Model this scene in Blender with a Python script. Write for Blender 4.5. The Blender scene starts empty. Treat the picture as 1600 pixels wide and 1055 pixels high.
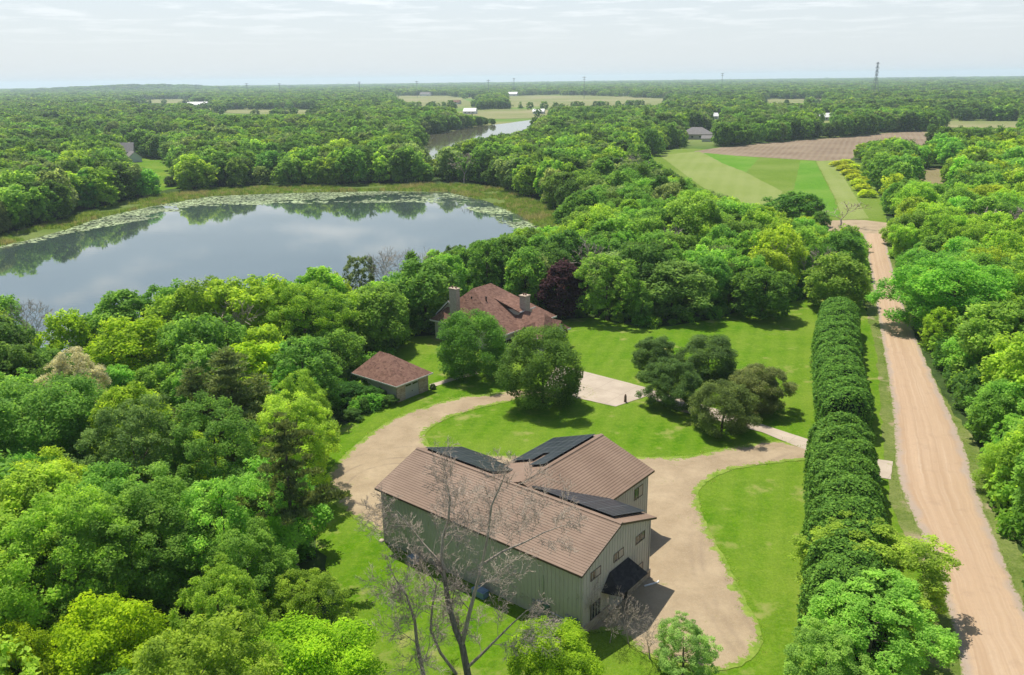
import bpy, bmesh, math, random
import numpy as np
from mathutils import Vector, noise as mnoise
from mathutils.geometry import tessellate_polygon

# ------------------------------------------------------------------ camera, sky, sun, exposure
scene = bpy.context.scene
COL = scene.collection
CAM_H, FPX, PITCH, ROLL = 48.0, 1297.05, 0.3021, -0.0125
cp, sp = math.cos(PITCH), math.sin(PITCH)
FW = np.array([0, cp, -sp]); _r = np.array([1, 0, 0.]); _u = np.array([0, sp, cp])
CR = math.cos(ROLL) * _r + math.sin(ROLL) * _u
CU = -math.sin(ROLL) * _r + math.cos(ROLL) * _u
camd = bpy.data.cameras.new("camera")
cam = bpy.data.objects.new("camera", camd); COL.objects.link(cam)
camd.sensor_fit = 'HORIZONTAL'; camd.sensor_width = 36.0
camd.lens = 36.0 * FPX / 1600.0
camd.clip_start = 1.0; camd.clip_end = 40000.0
from mathutils import Matrix
cam.matrix_world = Matrix(((CR[0], CU[0], -FW[0], 0), (CR[1], CU[1], -FW[1], 0), (CR[2], CU[2], -FW[2], CAM_H), (0, 0, 0, 1)))
scene.camera = cam

SUN_EL, SUN_AZ = math.radians(64.5), math.radians(-30.0)      # azimuth clockwise from +Y
world = bpy.data.worlds.new("World"); scene.world = world
world.use_nodes = True
wt = world.node_tree; wt.nodes.clear()
def WN(t, **k):
    n = wt.nodes.new(t)
    for a, v in k.items(): setattr(n, a, v)
    return n
w_out = WN('ShaderNodeOutputWorld'); w_bg = WN('ShaderNodeBackground')
sky = WN('ShaderNodeTexSky', sky_type='NISHITA', sun_disc=False, sun_elevation=SUN_EL, sun_rotation=SUN_AZ, altitude=300.0, air_density=1.0, dust_density=1.2, ozone_density=1.0)
w_bg.inputs['Strength'].default_value = 0.10
tc = WN('ShaderNodeTexCoord'); sep = WN('ShaderNodeSeparateXYZ')
wt.links.new(tc.outputs['Generated'], sep.inputs[0])
zc = WN('ShaderNodeMath', operation='MAXIMUM'); zc.inputs[1].default_value = 0.02
wt.links.new(sep.outputs['Z'], zc.inputs[0])
# clouds lie on a level sheet: direction divided by its height
zo = WN('ShaderNodeMath', operation='ADD'); zo.inputs[1].default_value = 0.03
wt.links.new(zc.outputs[0], zo.inputs[0])
dx = WN('ShaderNodeMath', operation='DIVIDE'); dy = WN('ShaderNodeMath', operation='DIVIDE')
for d_, ax in ((dx, 'X'), (dy, 'Y')):
    wt.links.new(sep.outputs[ax], d_.inputs[0]); wt.links.new(zo.outputs[0], d_.inputs[1])
cxy = WN('ShaderNodeCombineXYZ'); wt.links.new(dx.outputs[0], cxy.inputs[0]); wt.links.new(dy.outputs[0], cxy.inputs[1])
nz = WN('ShaderNodeTexNoise'); nz.inputs['Scale'].default_value = 1.15; nz.inputs['Detail'].default_value = 9; nz.inputs['Roughness'].default_value = 0.62
wt.links.new(cxy.outputs[0], nz.inputs['Vector'])
cr = WN('ShaderNodeValToRGB'); cr.color_ramp.elements[0].position = 0.49; cr.color_ramp.elements[1].position = 0.62
wt.links.new(nz.outputs['Fac'], cr.inputs[0])
hz = WN('ShaderNodeMapRange', interpolation_type='SMOOTHSTEP'); hz.inputs['From Min'].default_value = 0.0; hz.inputs['From Max'].default_value = 0.40; hz.inputs['To Min'].default_value = 0.86; hz.inputs['To Max'].default_value = 0.0
wt.links.new(sep.outputs['Z'], hz.inputs['Value'])
mx1 = WN('ShaderNodeMix', data_type='RGBA'); mx1.inputs['B'].default_value = (5.1, 5.5, 5.8, 1)
wt.links.new(hz.outputs['Result'], mx1.inputs['Factor']); wt.links.new(sky.outputs[0], mx1.inputs['A'])
cf = WN('ShaderNodeMath', operation='MULTIPLY'); cf.inputs[1].default_value = 0.75
wt.links.new(cr.outputs['Color'], cf.inputs[0])
cband = WN('ShaderNodeMapRange'); cband.inputs['From Min'].default_value = 0.03; cband.inputs['From Max'].default_value = 0.14
wt.links.new(sep.outputs['Z'], cband.inputs['Value'])
cband2 = WN('ShaderNodeMapRange'); cband2.inputs['From Min'].default_value = 0.30; cband2.inputs['From Max'].default_value = 0.55; cband2.inputs['To Min'].default_value = 1; cband2.inputs['To Max'].default_value = 0.12
wt.links.new(sep.outputs['Z'], cband2.inputs['Value'])
cf2 = WN('ShaderNodeMath', operation='MULTIPLY'); wt.links.new(cf.outputs[0], cf2.inputs[0]); wt.links.new(cband.outputs[0], cf2.inputs[1])
cf3 = WN('ShaderNodeMath', operation='MULTIPLY'); wt.links.new(cf2.outputs[0], cf3.inputs[0]); wt.links.new(cband2.outputs[0], cf3.inputs[1])
mx2 = WN('ShaderNodeMix', data_type='RGBA'); mx2.inputs['B'].default_value = (8.3, 8.4, 8.5, 1)
wt.links.new(cf3.outputs[0], mx2.inputs['Factor']); wt.links.new(mx1.outputs['Result'], mx2.inputs['A'])
wt.links.new(mx2.outputs['Result'], w_bg.inputs['Color']); wt.links.new(w_bg.outputs[0], w_out.inputs['Surface'])

sund = bpy.data.lights.new("sun", 'SUN'); sund.energy = 4.2; sund.angle = math.radians(0.5); sund.color = (1.0, 0.94, 0.85)
sun = bpy.data.objects.new("sun", sund); COL.objects.link(sun)
SUNV = Vector((math.sin(SUN_AZ) * math.cos(SUN_EL), math.cos(SUN_AZ) * math.cos(SUN_EL), math.sin(SUN_EL)))
sun.rotation_euler = SUNV.to_track_quat('Z', 'Y').to_euler(); sun.location = (0, 0, 300)
vs = scene.view_settings
vs.view_transform = 'Standard'; vs.look = 'None'; vs.gamma = 1.0; vs.exposure = 0.60; vs.use_curve_mapping = False
try:
    scene.cycles.use_denoising = True
    scene.cycles.max_bounces = 7; scene.cycles.diffuse_bounces = 5; scene.cycles.glossy_bounces = 3
    scene.cycles.transmission_bounces = 4; scene.cycles.volume_bounces = 1; scene.cycles.transparent_max_bounces = 4
    scene.cycles.caustics_reflective = False; scene.cycles.caustics_refractive = False
except Exception: pass

# ------------------------------------------------------------------ helpers
def G(x, y, z=0.0):
    """Where the ray of a photo pixel (1600 x 1055) meets the level z: a surveyor's tool to get ground plans."""
    d = FW + CR * (x - 800) / FPX - CU * (y - 527.5) / FPX
    t = (z - CAM_H) / d[2]
    return np.array([d[0] * t, d[1] * t, z])
def PX(p):
    d = np.asarray(p, float) - np.array([0, 0, CAM_H]); z = d @ FW
    return 800 + FPX * (d @ CR) / z, 527.5 - FPX * (d @ CU) / z, z
def GP(*pts): return [tuple(G(x, y)[:2]) for x, y in pts]

def tag(o, label=None, cat=None, group=None, kind=None):
    if label: o['label'] = label
    if cat: o['category'] = cat
    if group: o['group'] = group
    if kind: o['kind'] = kind
    return o
def empty(name, loc=(0, 0, 0), rz=0.0, scale=None):
    o = bpy.data.objects.new(name, None); COL.objects.link(o)
    o.location = loc; o.rotation_euler = (0, 0, rz); o.empty_display_size = 0.5
    if scale: o.scale = scale
    return o
def link(name, me, parent=None):
    o = bpy.data.objects.new(name, me); COL.objects.link(o)
    if parent: o.parent = parent
    return o
def mesh(name, V, F, mat=None, tone=None):
    me = bpy.data.meshes.new(name)
    V = np.asarray(V, np.float32).reshape(-1, 3)
    if isinstance(F, np.ndarray):
        n, k = F.shape
        me.vertices.add(len(V)); me.vertices.foreach_set('co', V.ravel())
        me.loops.add(n * k); me.loops.foreach_set('vertex_index', F.ravel().astype(np.int32))
        me.polygons.add(n); me.polygons.foreach_set('loop_start', np.arange(0, n * k, k, dtype=np.int32))
        me.update(calc_edges=True)
    else:
        me.from_pydata([tuple(v) for v in V.tolist()], [], F); me.update()
    if tone is not None:
        at = me.attributes.new('tone', 'FLOAT', 'FACE'); at.data.foreach_set('value', np.asarray(tone, np.float32))
    if mat: me.materials.append(mat)
    return me
class MB:
    def __init__(self): self.V = []; self.F = []
    def add(self, vs, fs):
        o = len(self.V); self.V += [tuple(v) for v in vs]; self.F += [tuple(o + i for i in f) for f in fs]
    def box(self, x0, x1, y0, y1, z0, z1):
        self.add([(x0, y0, z0), (x1, y0, z0), (x1, y1, z0), (x0, y1, z0), (x0, y0, z1), (x1, y0, z1), (x1, y1, z1), (x0, y1, z1)],
                 [(0, 3, 2, 1), (4, 5, 6, 7), (0, 1, 5, 4), (1, 2, 6, 5), (2, 3, 7, 6), (3, 0, 4, 7)])
    def slab(self, q, th):
        """a quad or triangle given a thickness downwards"""
        n = len(q); t = [tuple(p) for p in q]; b_ = [(p[0], p[1], p[2] - th) for p in t]
        self.add(t + b_, [tuple(range(n)), tuple(range(2 * n - 1, n - 1, -1))] + [(i, i + n, (i + 1) % n + n, (i + 1) % n) for i in range(n)])
    def tube(self, p0, p1, r0, r1, k=6, cap=False):
        p0 = Vector(p0); p1 = Vector(p1); d = p1 - p0
        if d.length < 1e-6: return
        d.normalize(); x = d.orthogonal().normalized(); y = d.cross(x)
        vs = []
        for p, r in ((p0, r0), (p1, r1)):
            for i in range(k):
                a = 2 * math.pi * i / k; vs.append(p + x * (r * math.cos(a)) + y * (r * math.sin(a)))
        fs = [(i, (i + 1) % k, (i + 1) % k + k, i + k) for i in range(k)]
        if cap: fs += [tuple(range(k - 1, -1, -1)), tuple(range(k, 2 * k))]
        self.add(vs, fs)
    def build(self, name, mat, parent=None):
        return link(name, mesh(name, self.V, self.F, mat), parent)

# ------------------------------------------------------------------ materials
class NT:
    def __init__(self, name):
        self.m = bpy.data.materials.new(name); self.m.use_nodes = True; self.t = self.m.node_tree; self.t.nodes.clear()
        self.out = self.n('ShaderNodeOutputMaterial')
    def n(self, t, **k):
        x = self.t.nodes.new(t)
        for a, v in k.items(): setattr(x, a, v)
        return x
    def l(self, a, b): self.t.links.new(a, b)
    def pos(self): return self.n('ShaderNodeNewGeometry').outputs['Position']
    def obj(self): return self.n('ShaderNodeTexCoord').outputs['Object']
    def mapv(self, v, sc): 
        m = self.n('ShaderNodeMapping'); m.inputs['Scale'].default_value = sc; self.l(v, m.inputs['Vector']); return m.outputs[0]
    def noise(self, v, s, d=4, r=0.55):
        x = self.n('ShaderNodeTexNoise'); x.inputs['Scale'].default_value = s; x.inputs['Detail'].default_value = d; x.inputs['Roughness'].default_value = r
        self.l(v, x.inputs['Vector']); return x.outputs['Fac']
    def ramp(self, f, stops):
        x = self.n('ShaderNodeValToRGB'); e = x.color_ramp.elements
        while len(e) < len(stops): e.new(0.5)
        for i, (p, c) in enumerate(stops):
            e[i].position = p; e[i].color = (*c, 1) if len(c) == 3 else c
        self.l(f, x.inputs[0]); return x.outputs['Color']
    def mix(self, f, a, b, mode='MIX'):
        x = self.n('ShaderNodeMix', data_type='RGBA', blend_type=mode)
        for s, v in (('Factor', f), ('A', a), ('B', b)):
            if isinstance(v, (int, float)): x.inputs[s].default_value = v
            elif isinstance(v, tuple): x.inputs[s].default_value = (*v, 1)
            else: self.l(v, x.inputs[s])
        return x.outputs['Result']
    def math(self, op, a, b=None, c=None):
        x = self.n('ShaderNodeMath', operation=op)
        for i, v in enumerate((a, b, c)):
            if v is None: continue
            if isinstance(v, (int, float)): x.inputs[i].default_value = v
            else: self.l(v, x.inputs[i])
        return x.outputs[0]
    def mr(self, v, a, b, c=0.0, d=1.0):
        x = self.n('ShaderNodeMapRange'); self.l(v, x.inputs['Value'])
        for k, q in (('From Min', a), ('From Max', b), ('To Min', c), ('To Max', d)): x.inputs[k].default_value = q
        return x.outputs['Result']
    def bump(self, h, strength=0.5, dist=0.1):
        x = self.n('ShaderNodeBump'); x.inputs['Strength'].default_value = strength; x.inputs['Distance'].default_value = dist
        self.l(h, x.inputs['Height']); return x.outputs['Normal']
    def bsdf(self, col, rough=0.8, spec=0.3, normal=None, metal=0.0):
        p = self.n('ShaderNodeBsdfPrincipled')
        if isinstance(col, tuple): p.inputs['Base Color'].default_value = (*col, 1)
        else: self.l(col, p.inputs['Base Color'])
        p.inputs['Roughness'].default_value = rough; p.inputs['Specular IOR Level'].default_value = spec; p.inputs['Metallic'].default_value = metal
        if normal is not None: self.l(normal, p.inputs['Normal'])
        return p
    def done(self, sh): self.l(sh.outputs[0], self.out.inputs['Surface']); return self.m

def mat_plain(name, col, rough=0.7, var=0.12, scale=3.0, spec=0.3, metal=0.0):
    t = NT(name); f = t.noise(t.obj(), scale, 5)
    c = t.mix(t.mr(f, 0.3, 0.7), tuple(x * (1 - var) for x in col), tuple(min(1, x * (1 + var)) for x in col))
    return t.done(t.bsdf(c, rough, spec, None, metal))
def mat_grass(name, dark, mid, light, big=0.05, bare=None, barefac=0.62, stripes=None):
    t = NT(name); p = t.pos()
    f1 = t.noise(p, big, 4); f2 = t.noise(p, 0.45, 5, 0.65); f3 = t.noise(p, 4.0, 3, 0.7); f4 = t.noise(p, 0.16, 3)
    c = t.mix(t.mr(f2, 0.32, 0.68), dark, mid)
    c = t.mix(t.math('MULTIPLY', t.mr(f1, 0.42, 0.7), 0.8), c, light)
    c = t.mix(t.mr(f3, 0.35, 0.75, 0.0, 0.55), c, tuple(x * 0.5 for x in dark))
    c = t.mix(t.mr(t.noise(p, 1.4, 5, 0.7), 0.48, 0.72, 0.0, 0.5), c, light)
    if stripes:
        d = t.n('ShaderNodeVectorMath', operation='DOT_PRODUCT'); t.l(p, d.inputs[0]); d.inputs[1].default_value = (*stripes[0], 0)
        w = t.math('SINE', t.math('ADD', t.math('MULTIPLY', d.outputs['Value'], 2 * math.pi / stripes[1]), t.math('MULTIPLY', f4, 2.0)))
        c = t.mix(t.mr(w, -0.6, 0.6, 0.0, stripes[2]), c, light)
    if bare:
        c = t.mix(t.mr(t.math('MULTIPLY', f4, t.math('ADD', f2, 0.5)), barefac, barefac + 0.14), c, bare)
    b = t.bump(t.math('ADD', t.noise(p, 5.0, 4, 0.75), t.math('MULTIPLY', f2, 0.6)), 0.55, 0.18)
    return t.done(t.bsdf(c, 0.95, 0.03, b))

def mat_leaf(name, tint=0.5, gloss=0.10, col=None):
    """leaf colour comes from the plant itself (object colour); single leaves differ a little in hue and depth"""
    t = NT(name); oi = t.n('ShaderNodeObjectInfo'); at = t.n('ShaderNodeAttribute', attribute_name='tone')
    tone = at.outputs['Fac']; rnd = oi.outputs['Random']
    hsv = t.n('ShaderNodeHueSaturation')
    t.l(t.math('ADD', t.math('MULTIPLY', tone, -0.034), t.math('ADD', t.math('MULTIPLY', rnd, 0.016), 0.504)), hsv.inputs['Hue'])
    t.l(t.math('ADD', t.math('MULTIPLY', tone, 1.05), t.math('ADD', t.math('MULTIPLY', rnd, 0.24), 0.42)), hsv.inputs['Value'])
    hsv.inputs['Saturation'].default_value = 1.0
    if col: hsv.inputs['Color'].default_value = (*col, 1)
    else: t.l(oi.outputs['Color'], hsv.inputs['Color'])
    p = t.bsdf(hsv.outputs[0], 0.65, gloss)
    tr = t.n('ShaderNodeBsdfTranslucent')
    t.l(t.mix(1.0, hsv.outputs[0], (1.65, 1.55, 1.0), 'MULTIPLY'), tr.inputs['Color'])
    ms = t.n('ShaderNodeMixShader'); ms.inputs[0].default_value = tint
    t.l(p.outputs[0], ms.inputs[1]); t.l(tr.outputs[0], ms.inputs[2])
    return t.done(ms)
M = {}
M['leaf'] = mat_leaf('leaf')
M['needle'] = mat_leaf('needle', tint=0.25, gloss=0.1)
def mat_bark(name, a_, b_):
    t = NT(name); f = t.noise(t.mapv(t.obj(), (6, 6, 1.2)), 1.0, 5, 0.7)
    return t.done(t.bsdf(t.mix(t.mr(f, 0.35, 0.65), a_, b_), 0.9, 0.1, t.bump(f, 0.6, 0.05)))
M['bark'] = mat_bark('bark', (0.045, 0.035, 0.027), (0.14, 0.115, 0.09))
M['dead_bark'] = mat_bark('dead_bark', (0.21, 0.172, 0.133), (0.46, 0.39, 0.31))
M['dead_bark_dark'] = mat_bark('dead_bark_dark', (0.10, 0.085, 0.068), (0.27, 0.235, 0.195))
def mat_land():
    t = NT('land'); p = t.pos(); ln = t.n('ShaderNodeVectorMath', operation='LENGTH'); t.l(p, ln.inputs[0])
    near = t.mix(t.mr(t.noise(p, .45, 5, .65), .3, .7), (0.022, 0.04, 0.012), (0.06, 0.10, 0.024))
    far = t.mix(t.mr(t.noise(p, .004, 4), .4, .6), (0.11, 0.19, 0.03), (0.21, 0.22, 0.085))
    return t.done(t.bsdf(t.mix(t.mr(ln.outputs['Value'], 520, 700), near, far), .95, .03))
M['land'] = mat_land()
M['forest_floor'] = mat_grass('forest_floor', (0.022, 0.04, 0.012), (0.05, 0.085, 0.02), (0.08, 0.13, 0.03), 0.03)
M['lawn'] = mat_grass('lawn', (0.062, 0.160, 0.004), (0.104, 0.222, 0.005), (0.195, 0.262, 0.035), 0.045, bare=(0.22, 0.24, 0.065), barefac=0.60, stripes=((0.943, -0.332), 3.0, 0.14))
M['verge'] = mat_grass('verge', (0.082, 0.135, 0.021), (0.139, 0.189, 0.037), (0.221, 0.238, 0.082), 0.12, bare=(0.295, 0.238, 0.148), barefac=0.58)

# ------------------------------------------------------------------ ground plans (photo pixel -> ground)
rng = np.random.default_rng(7)
random.seed(7)
def smooth_poly(pts, step=1.2, closed=True):
    P = [np.array(p, float) for p in pts]; n = len(P); out = []
    for i in range(n if closed else n - 1):
        p0, p1, p2, p3 = (P[(i - 1) % n], P[i], P[(i + 1) % n], P[(i + 2) % n]) if closed else (P[max(i - 1, 0)], P[i], P[i + 1], P[min(i + 2, n - 1)])
        L = np.linalg.norm(p2 - p1); k = max(1, int(L / step))
        # centripetal-ish: clamp tangents so that long and short sides do not overshoot
        t1 = (p2 - p0); t2 = (p3 - p1)
        t1 = t1 / (np.linalg.norm(t1) + 1e-9) * L * 0.6; t2 = t2 / (np.linalg.norm(t2) + 1e-9) * L * 0.6
        for j in range(k):
            t = j / k; h = (2*t**3 - 3*t**2 + 1, t**3 - 2*t**2 + t, -2*t**3 + 3*t**2, t**3 - t**2)
            out.append(h[0]*p1 + h[1]*t1 + h[2]*p2 + h[3]*t2)
    if not closed: out.append(P[-1])
    return out
def straight_poly(pts, step=1.2):
    P = [np.array(p, float) for p in pts]; out = []
    for i in range(len(P)):
        a_, b_ = P[i], P[(i + 1) % len(P)]; k = max(1, int(np.linalg.norm(b_ - a_) / step))
        out += [a_ + (b_ - a_) * j / k for j in range(k)]
    return out
def ragged(pts, amp, scale=0.5):
    out = []; n = len(pts)
    for i, p in enumerate(pts):
        d = pts[(i + 1) % n] - pts[i - 1]; d = d / (np.linalg.norm(d) + 1e-9); nn = np.array([d[1], -d[0]])
        v = mnoise.noise(Vector((p[0] * scale, p[1] * scale, 3.1))) + 0.6 * mnoise.noise(Vector((p[0] * scale * 3.7, p[1] * scale * 3.7, 8.1)))
        out.append(p + nn * v * amp)
    return out
def sheet(name, pts, z, mat, amp=0.0, smooth=True, step=1.0, kind='structure', scale=0.5):
    pl = smooth_poly(pts, step) if smooth else straight_poly(pts, step)
    if amp: pl = ragged(pl, amp, scale)
    vs = [Vector((p[0], p[1], z)) for p in pl]
    tris = tessellate_polygon([vs])
    fs = []
    for t in tris:
        a_, b_, c_ = (vs[i] for i in t)
        fs.append(tuple(t) if (b_ - a_).cross(c_ - a_).z > 0 else tuple(reversed(t)))
    o = link(name, mesh(name, [tuple(v) for v in vs], fs, mat)); tag(o, kind=kind)
    return o, pl
def inside(poly, X, Y):
    X = np.asarray(X, float); Y = np.asarray(Y, float); P = np.asarray(poly, float)
    k = (X >= P[:, 0].min()) & (X <= P[:, 0].max()) & (Y >= P[:, 1].min()) & (Y <= P[:, 1].max())
    if not k.all():
        out = np.zeros(X.shape, bool)
        if k.any(): out[k] = inside(P, X[k], Y[k])
        return out
    r = np.zeros(X.shape, bool)
    x0, y0 = P[:, 0], P[:, 1]; x1, y1 = np.roll(x0, -1), np.roll(y0, -1)
    for i in range(len(P)):
        c = ((y0[i] > Y) != (y1[i] > Y)) & (X < (x1[i] - x0[i]) * (Y - y0[i]) / (y1[i] - y0[i] + 1e-12) + x0[i])
        r ^= c
    return r
def dist_poly(poly, X, Y):
    P = np.asarray(poly); d = np.full(np.shape(X), 1e9)
    for i in range(len(P)):
        a_, b_ = P[i], P[(i + 1) % len(P)]; ab = b_ - a_; L = ab @ ab + 1e-9
        t = np.clip(((X - a_[0]) * ab[0] + (Y - a_[1]) * ab[1]) / L, 0, 1)
        d = np.minimum(d, np.hypot(X - a_[0] - t * ab[0], Y - a_[1] - t * ab[1]))
    return d

LAWN = GP((470, 1300), (575, 1055), (560, 985), (530, 925), (495, 850), (470, 795), (490, 745), (500, 690), (560, 650), (605, 632), (625, 590), (612, 548), (640, 528), (690, 522), (720, 500), (800, 490), (862, 500), (930, 497), (1010, 512), (1110, 500), (1160, 485), (1250, 470), (1300, 455), (1340, 462), (1385, 580), (1402, 720), (1400, 760), (1440, 850), (1490, 1000), (1530, 1200), (1400, 1400), (900, 1400))
LAKE = GP((-420, 420), (-200, 400), (0, 378), (100, 352), (150, 334), (230, 316), (330, 301), (450, 297), (600, 293), (700, 292), (770, 302), (840, 325), (885, 347), (880, 368), (800, 385), (720, 420), (640, 455), (560, 490), (450, 512), (300, 540), (120, 560), (0, 568), (-300, 610))
POND = GP((648, 214), (690, 208), (740, 199), (790, 193), (846, 187), (850, 197), (815, 211), (760, 232), (720, 250), (700, 268), (672, 272), (664, 250), (672, 236), (655, 226))
CLEARING = GP((236, 303), (262, 296), (300, 292), (285, 285), (270, 262), (262, 250), (205, 246), (200, 256), (240, 268), (250, 285))
HAY = GP((985, 262), (1000, 250), (1060, 232), (1095, 233), (1185, 243), (1305, 250), (1345, 256), (1372, 305), (1385, 350), (1330, 352), (1270, 340), (1190, 336), (1140, 326), (1100, 315), (1060, 298), (1020, 280))
PLOUGH = GP((1085, 238), (1150, 228), (1230, 221), (1330, 214), (1400, 207), (1440, 206), (1490, 222), (1470, 231), (1420, 232), (1345, 240), (1310, 252), (1190, 246))
BROWN2 = GP((1416, 267), (1440, 263), (1510, 268), (1500, 285), (1450, 288), (1425, 280))
GREEN2 = GP((1440, 192), (1500, 189), (1620, 190), (1800, 191), (1800, 201), (1600, 200), (1490, 200))
FAR = [GP((612, 150), (700, 150), (720, 154), (745, 166), (690, 167), (640, 163)), GP((790, 150), (930, 150), (1045, 155), (1030, 164), (900, 167), (800, 165)), GP((690, 178), (770, 171), (860, 172), (850, 184), (760, 186)), GP((230, 156), (300, 155), (310, 161), (230, 161)),
       GP((325, 172), (420, 172), (500, 174), (490, 180), (380, 178)), GP((1190, 156), (1285, 155), (1290, 162), (1195, 161)), GP((215, 168), (255, 168), (262, 178), (220, 178)), GP((955, 158), (1010, 158), (1010, 163), (960, 163))]
ROAD_L = [(1530, 1250), (1511, 1080), (1503, 1040), (1487, 956), (1471, 891), (1437, 828), (1420, 791), (1404, 765), (1394, 745), (1393, 715), (1404, 700), (1403, 675), (1394, 625), (1387, 581), (1372, 501), (1366, 464), (1360, 414), (1352, 372), (1345, 352)]
ROAD_R = [(1800, 1250), (1655, 1080), (1635, 1040), (1610, 975), (1577, 891), (1550, 828), (1532, 791), (1524, 765), (1518, 745), (1514, 715), (1509, 700), (1500, 675), (1477, 625), (1450, 581), (1417, 501), (1402, 464), (1390, 414), (1384, 372), (1380, 352)]
CROSS = GP((1180, 352), (1250, 349), (1300, 345), (1345, 344), (1392, 349), (1470, 356), (1470, 366), (1396, 368), (1384, 382), (1355, 384), (1338, 372), (1285, 364), (1180, 361))
ROADP = GP(*ROAD_L) + GP(*reversed(ROAD_R))

# the base: forest floor and meadow out to the horizon, with low hills far off
V = []; F = []
rings = [0, 200, 500, 1000, 2000, 4000, 7000, 10000, 14500]
V.append((0, 0, 0)); K = 64
for r_ in rings[1:]:
    for k in range(K): V.append((r_ * math.cos(2 * math.pi * k / K), r_ * math.sin(2 * math.pi * k / K), 0))
for k in range(K): F.append((0, 1 + k, 1 + (k + 1) % K))
for i in range(len(rings) - 2):
    for k in range(K): F.append((1 + i*K + k, 1 + (i+1)*K + k, 1 + (i+1)*K + (k+1) % K, 1 + i*K + (k+1) % K))
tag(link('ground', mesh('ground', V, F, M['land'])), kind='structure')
def hill_h(x, y):
    return 26 * np.exp(-((x + 2150) / 420) ** 2 - ((y - 5200) / 500) ** 2) + 17 * np.exp(-((x + 2650) / 420) ** 2 - ((y - 5600) / 500) ** 2)
n = 40; xs = np.linspace(-4100, -900, n); ys = np.linspace(3700, 7000, n)
V = [(x, y, float(hill_h(x, y)) - 0.25) for y in ys for x in xs]
F = [(j*n + i, j*n + i + 1, (j+1)*n + i + 1, (j+1)*n + i) for j in range(n - 1) for i in range(n - 1)]
tag(link('hills', mesh('hills', V, F, M['forest_floor'])), kind='structure')

sheet('lawn', LAWN, 0.03, M['lawn'], 0.5, step=1.5)
# verges beside the road
VERGE = GP((1437, 1055), (1440, 900), (1395, 800), (1380, 700), (1370, 560), (1352, 470), (1345, 400), (1338, 350), (1400, 350), (1400, 400), (1415, 460), (1440, 560), (1488, 640), (1528, 700), (1582, 830), (1650, 960), (1820, 1250), (1480, 1250))
sheet('verge', VERGE, 0.045, M['verge'], 0.5, step=1.5)
M['hay'] = mat_grass('hay', (0.101, 0.176, 0.015), (0.134, 0.214, 0.021), (0.197, 0.252, 0.059), 0.02)
M['strip_pale'] = mat_grass('strip_pale', (0.168, 0.227, 0.046), (0.206, 0.260, 0.063), (0.260, 0.294, 0.105), 0.02, stripes=((0.96, -0.28), 7.0, 0.15))
M['strip_bright'] = mat_grass('strip_bright', (0.071, 0.197, 0.010), (0.109, 0.252, 0.017), (0.185, 0.286, 0.050), 0.03)
def mat_plough():
    t = NT('plough'); p = t.pos(); d = t.n('ShaderNodeVectorMath', operation='DOT_PRODUCT'); t.l(p, d.inputs[0]); d.inputs[1].default_value = (0.92, -0.39, 0)
    w = t.math('SINE', t.math('ADD', t.math('MULTIPLY', d.outputs['Value'], 1.6), t.math('MULTIPLY', t.noise(p, 0.05), 6)))
    c = t.mix(t.mr(t.noise(p, 0.03, 6), 0.35, 0.65), (0.165, 0.118, 0.075), (0.235, 0.18, 0.118))
    c = t.mix(t.mr(w, -0.8, 0.8, 0, 0.3), c, (0.25, 0.205, 0.14))
    return t.done(t.bsdf(c, 0.95, 0.1, t.bump(w, 0.4, 0.2)))
M['plough'] = mat_plough()
M['stubble'] = mat_grass('stubble', (0.160, 0.143, 0.059), (0.244, 0.202, 0.101), (0.302, 0.252, 0.151), 0.01)
M['far_field'] = mat_grass('far_field', (0.143, 0.185, 0.050), (0.210, 0.227, 0.084), (0.336, 0.286, 0.168), 0.006)
sheet('field', HAY, 0.05, M['hay'], 1.0, step=4)
sheet('field', PLOUGH, 0.09, M['plough'], 1.5, step=5)
sheet('field', BROWN2, 0.07, M['stubble'], 1.5, step=4)
sheet('field', GREEN2, 0.07, M['far_field'], 1.5, step=8)
for k_, q in enumerate(FAR): sheet('field', q, 0.1 + .05 * k_, M['far_field'], 3, step=20)
sheet('field', GP((1030, 243), (1092, 237), (1150, 262), (1223, 300), (1205, 332), (1150, 326), (1090, 288)), 0.11, M['strip_pale'], 0.5, smooth=False, step=3)
sheet('field', GP((1098, 239), (1186, 247), (1166, 270), (1130, 256)), 0.115, M['strip_bright'], 0.8, smooth=False, step=3)
sheet('field', GP((1251, 251), (1273, 252), (1304, 310), (1312, 340), (1250, 335), (1240, 298)), 0.115, M['strip_bright'], 0.8, smooth=False, step=3)
sheet('field', GP((1275, 252), (1303, 251), (1357, 342), (1316, 344), (1306, 312)), 0.115, M['strip_pale'], 0.5, smooth=False, step=3)
sheet('lawn', CLEARING, 0.05, M['lawn'], 1.2, step=3)

# water
def mat_water():
    t = NT('water'); p = t.pos()
    b = t.bump(t.noise(t.mapv(p, (0.35, 0.9, 1)), 0.6, 3, 0.5), 0.10, 0.05)
    c = t.mix(t.mr(t.noise(p, 0.02, 4), 0.35, 0.65), (0.035, 0.055, 0.045), (0.06, 0.085, 0.075))
    s = t.bsdf(c, 0.03, 0.5, b); s.inputs['IOR'].default_value = 2.0
    return t.done(s)
M['water'] = mat_water()
def mat_pondwater():
    t = NT('pond_water'); p = t.pos()
    s = t.bsdf((0.11, 0.105, 0.06), 0.05, 0.5, t.bump(t.noise(p, 0.3, 3), 0.12, 0.05)); s.inputs['IOR'].default_value = 1.4
    return t.done(s)
sheet('lake', LAKE, 0.05, M['water'], 0.8, step=3)
sheet('pond', POND, 0.05, mat_pondwater(), 1.0, step=5)
MARSH = mat_grass('marsh', (0.08, 0.135, 0.024), (0.13, 0.19, 0.04), (0.20, 0.225, 0.08), 0.04)
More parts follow.
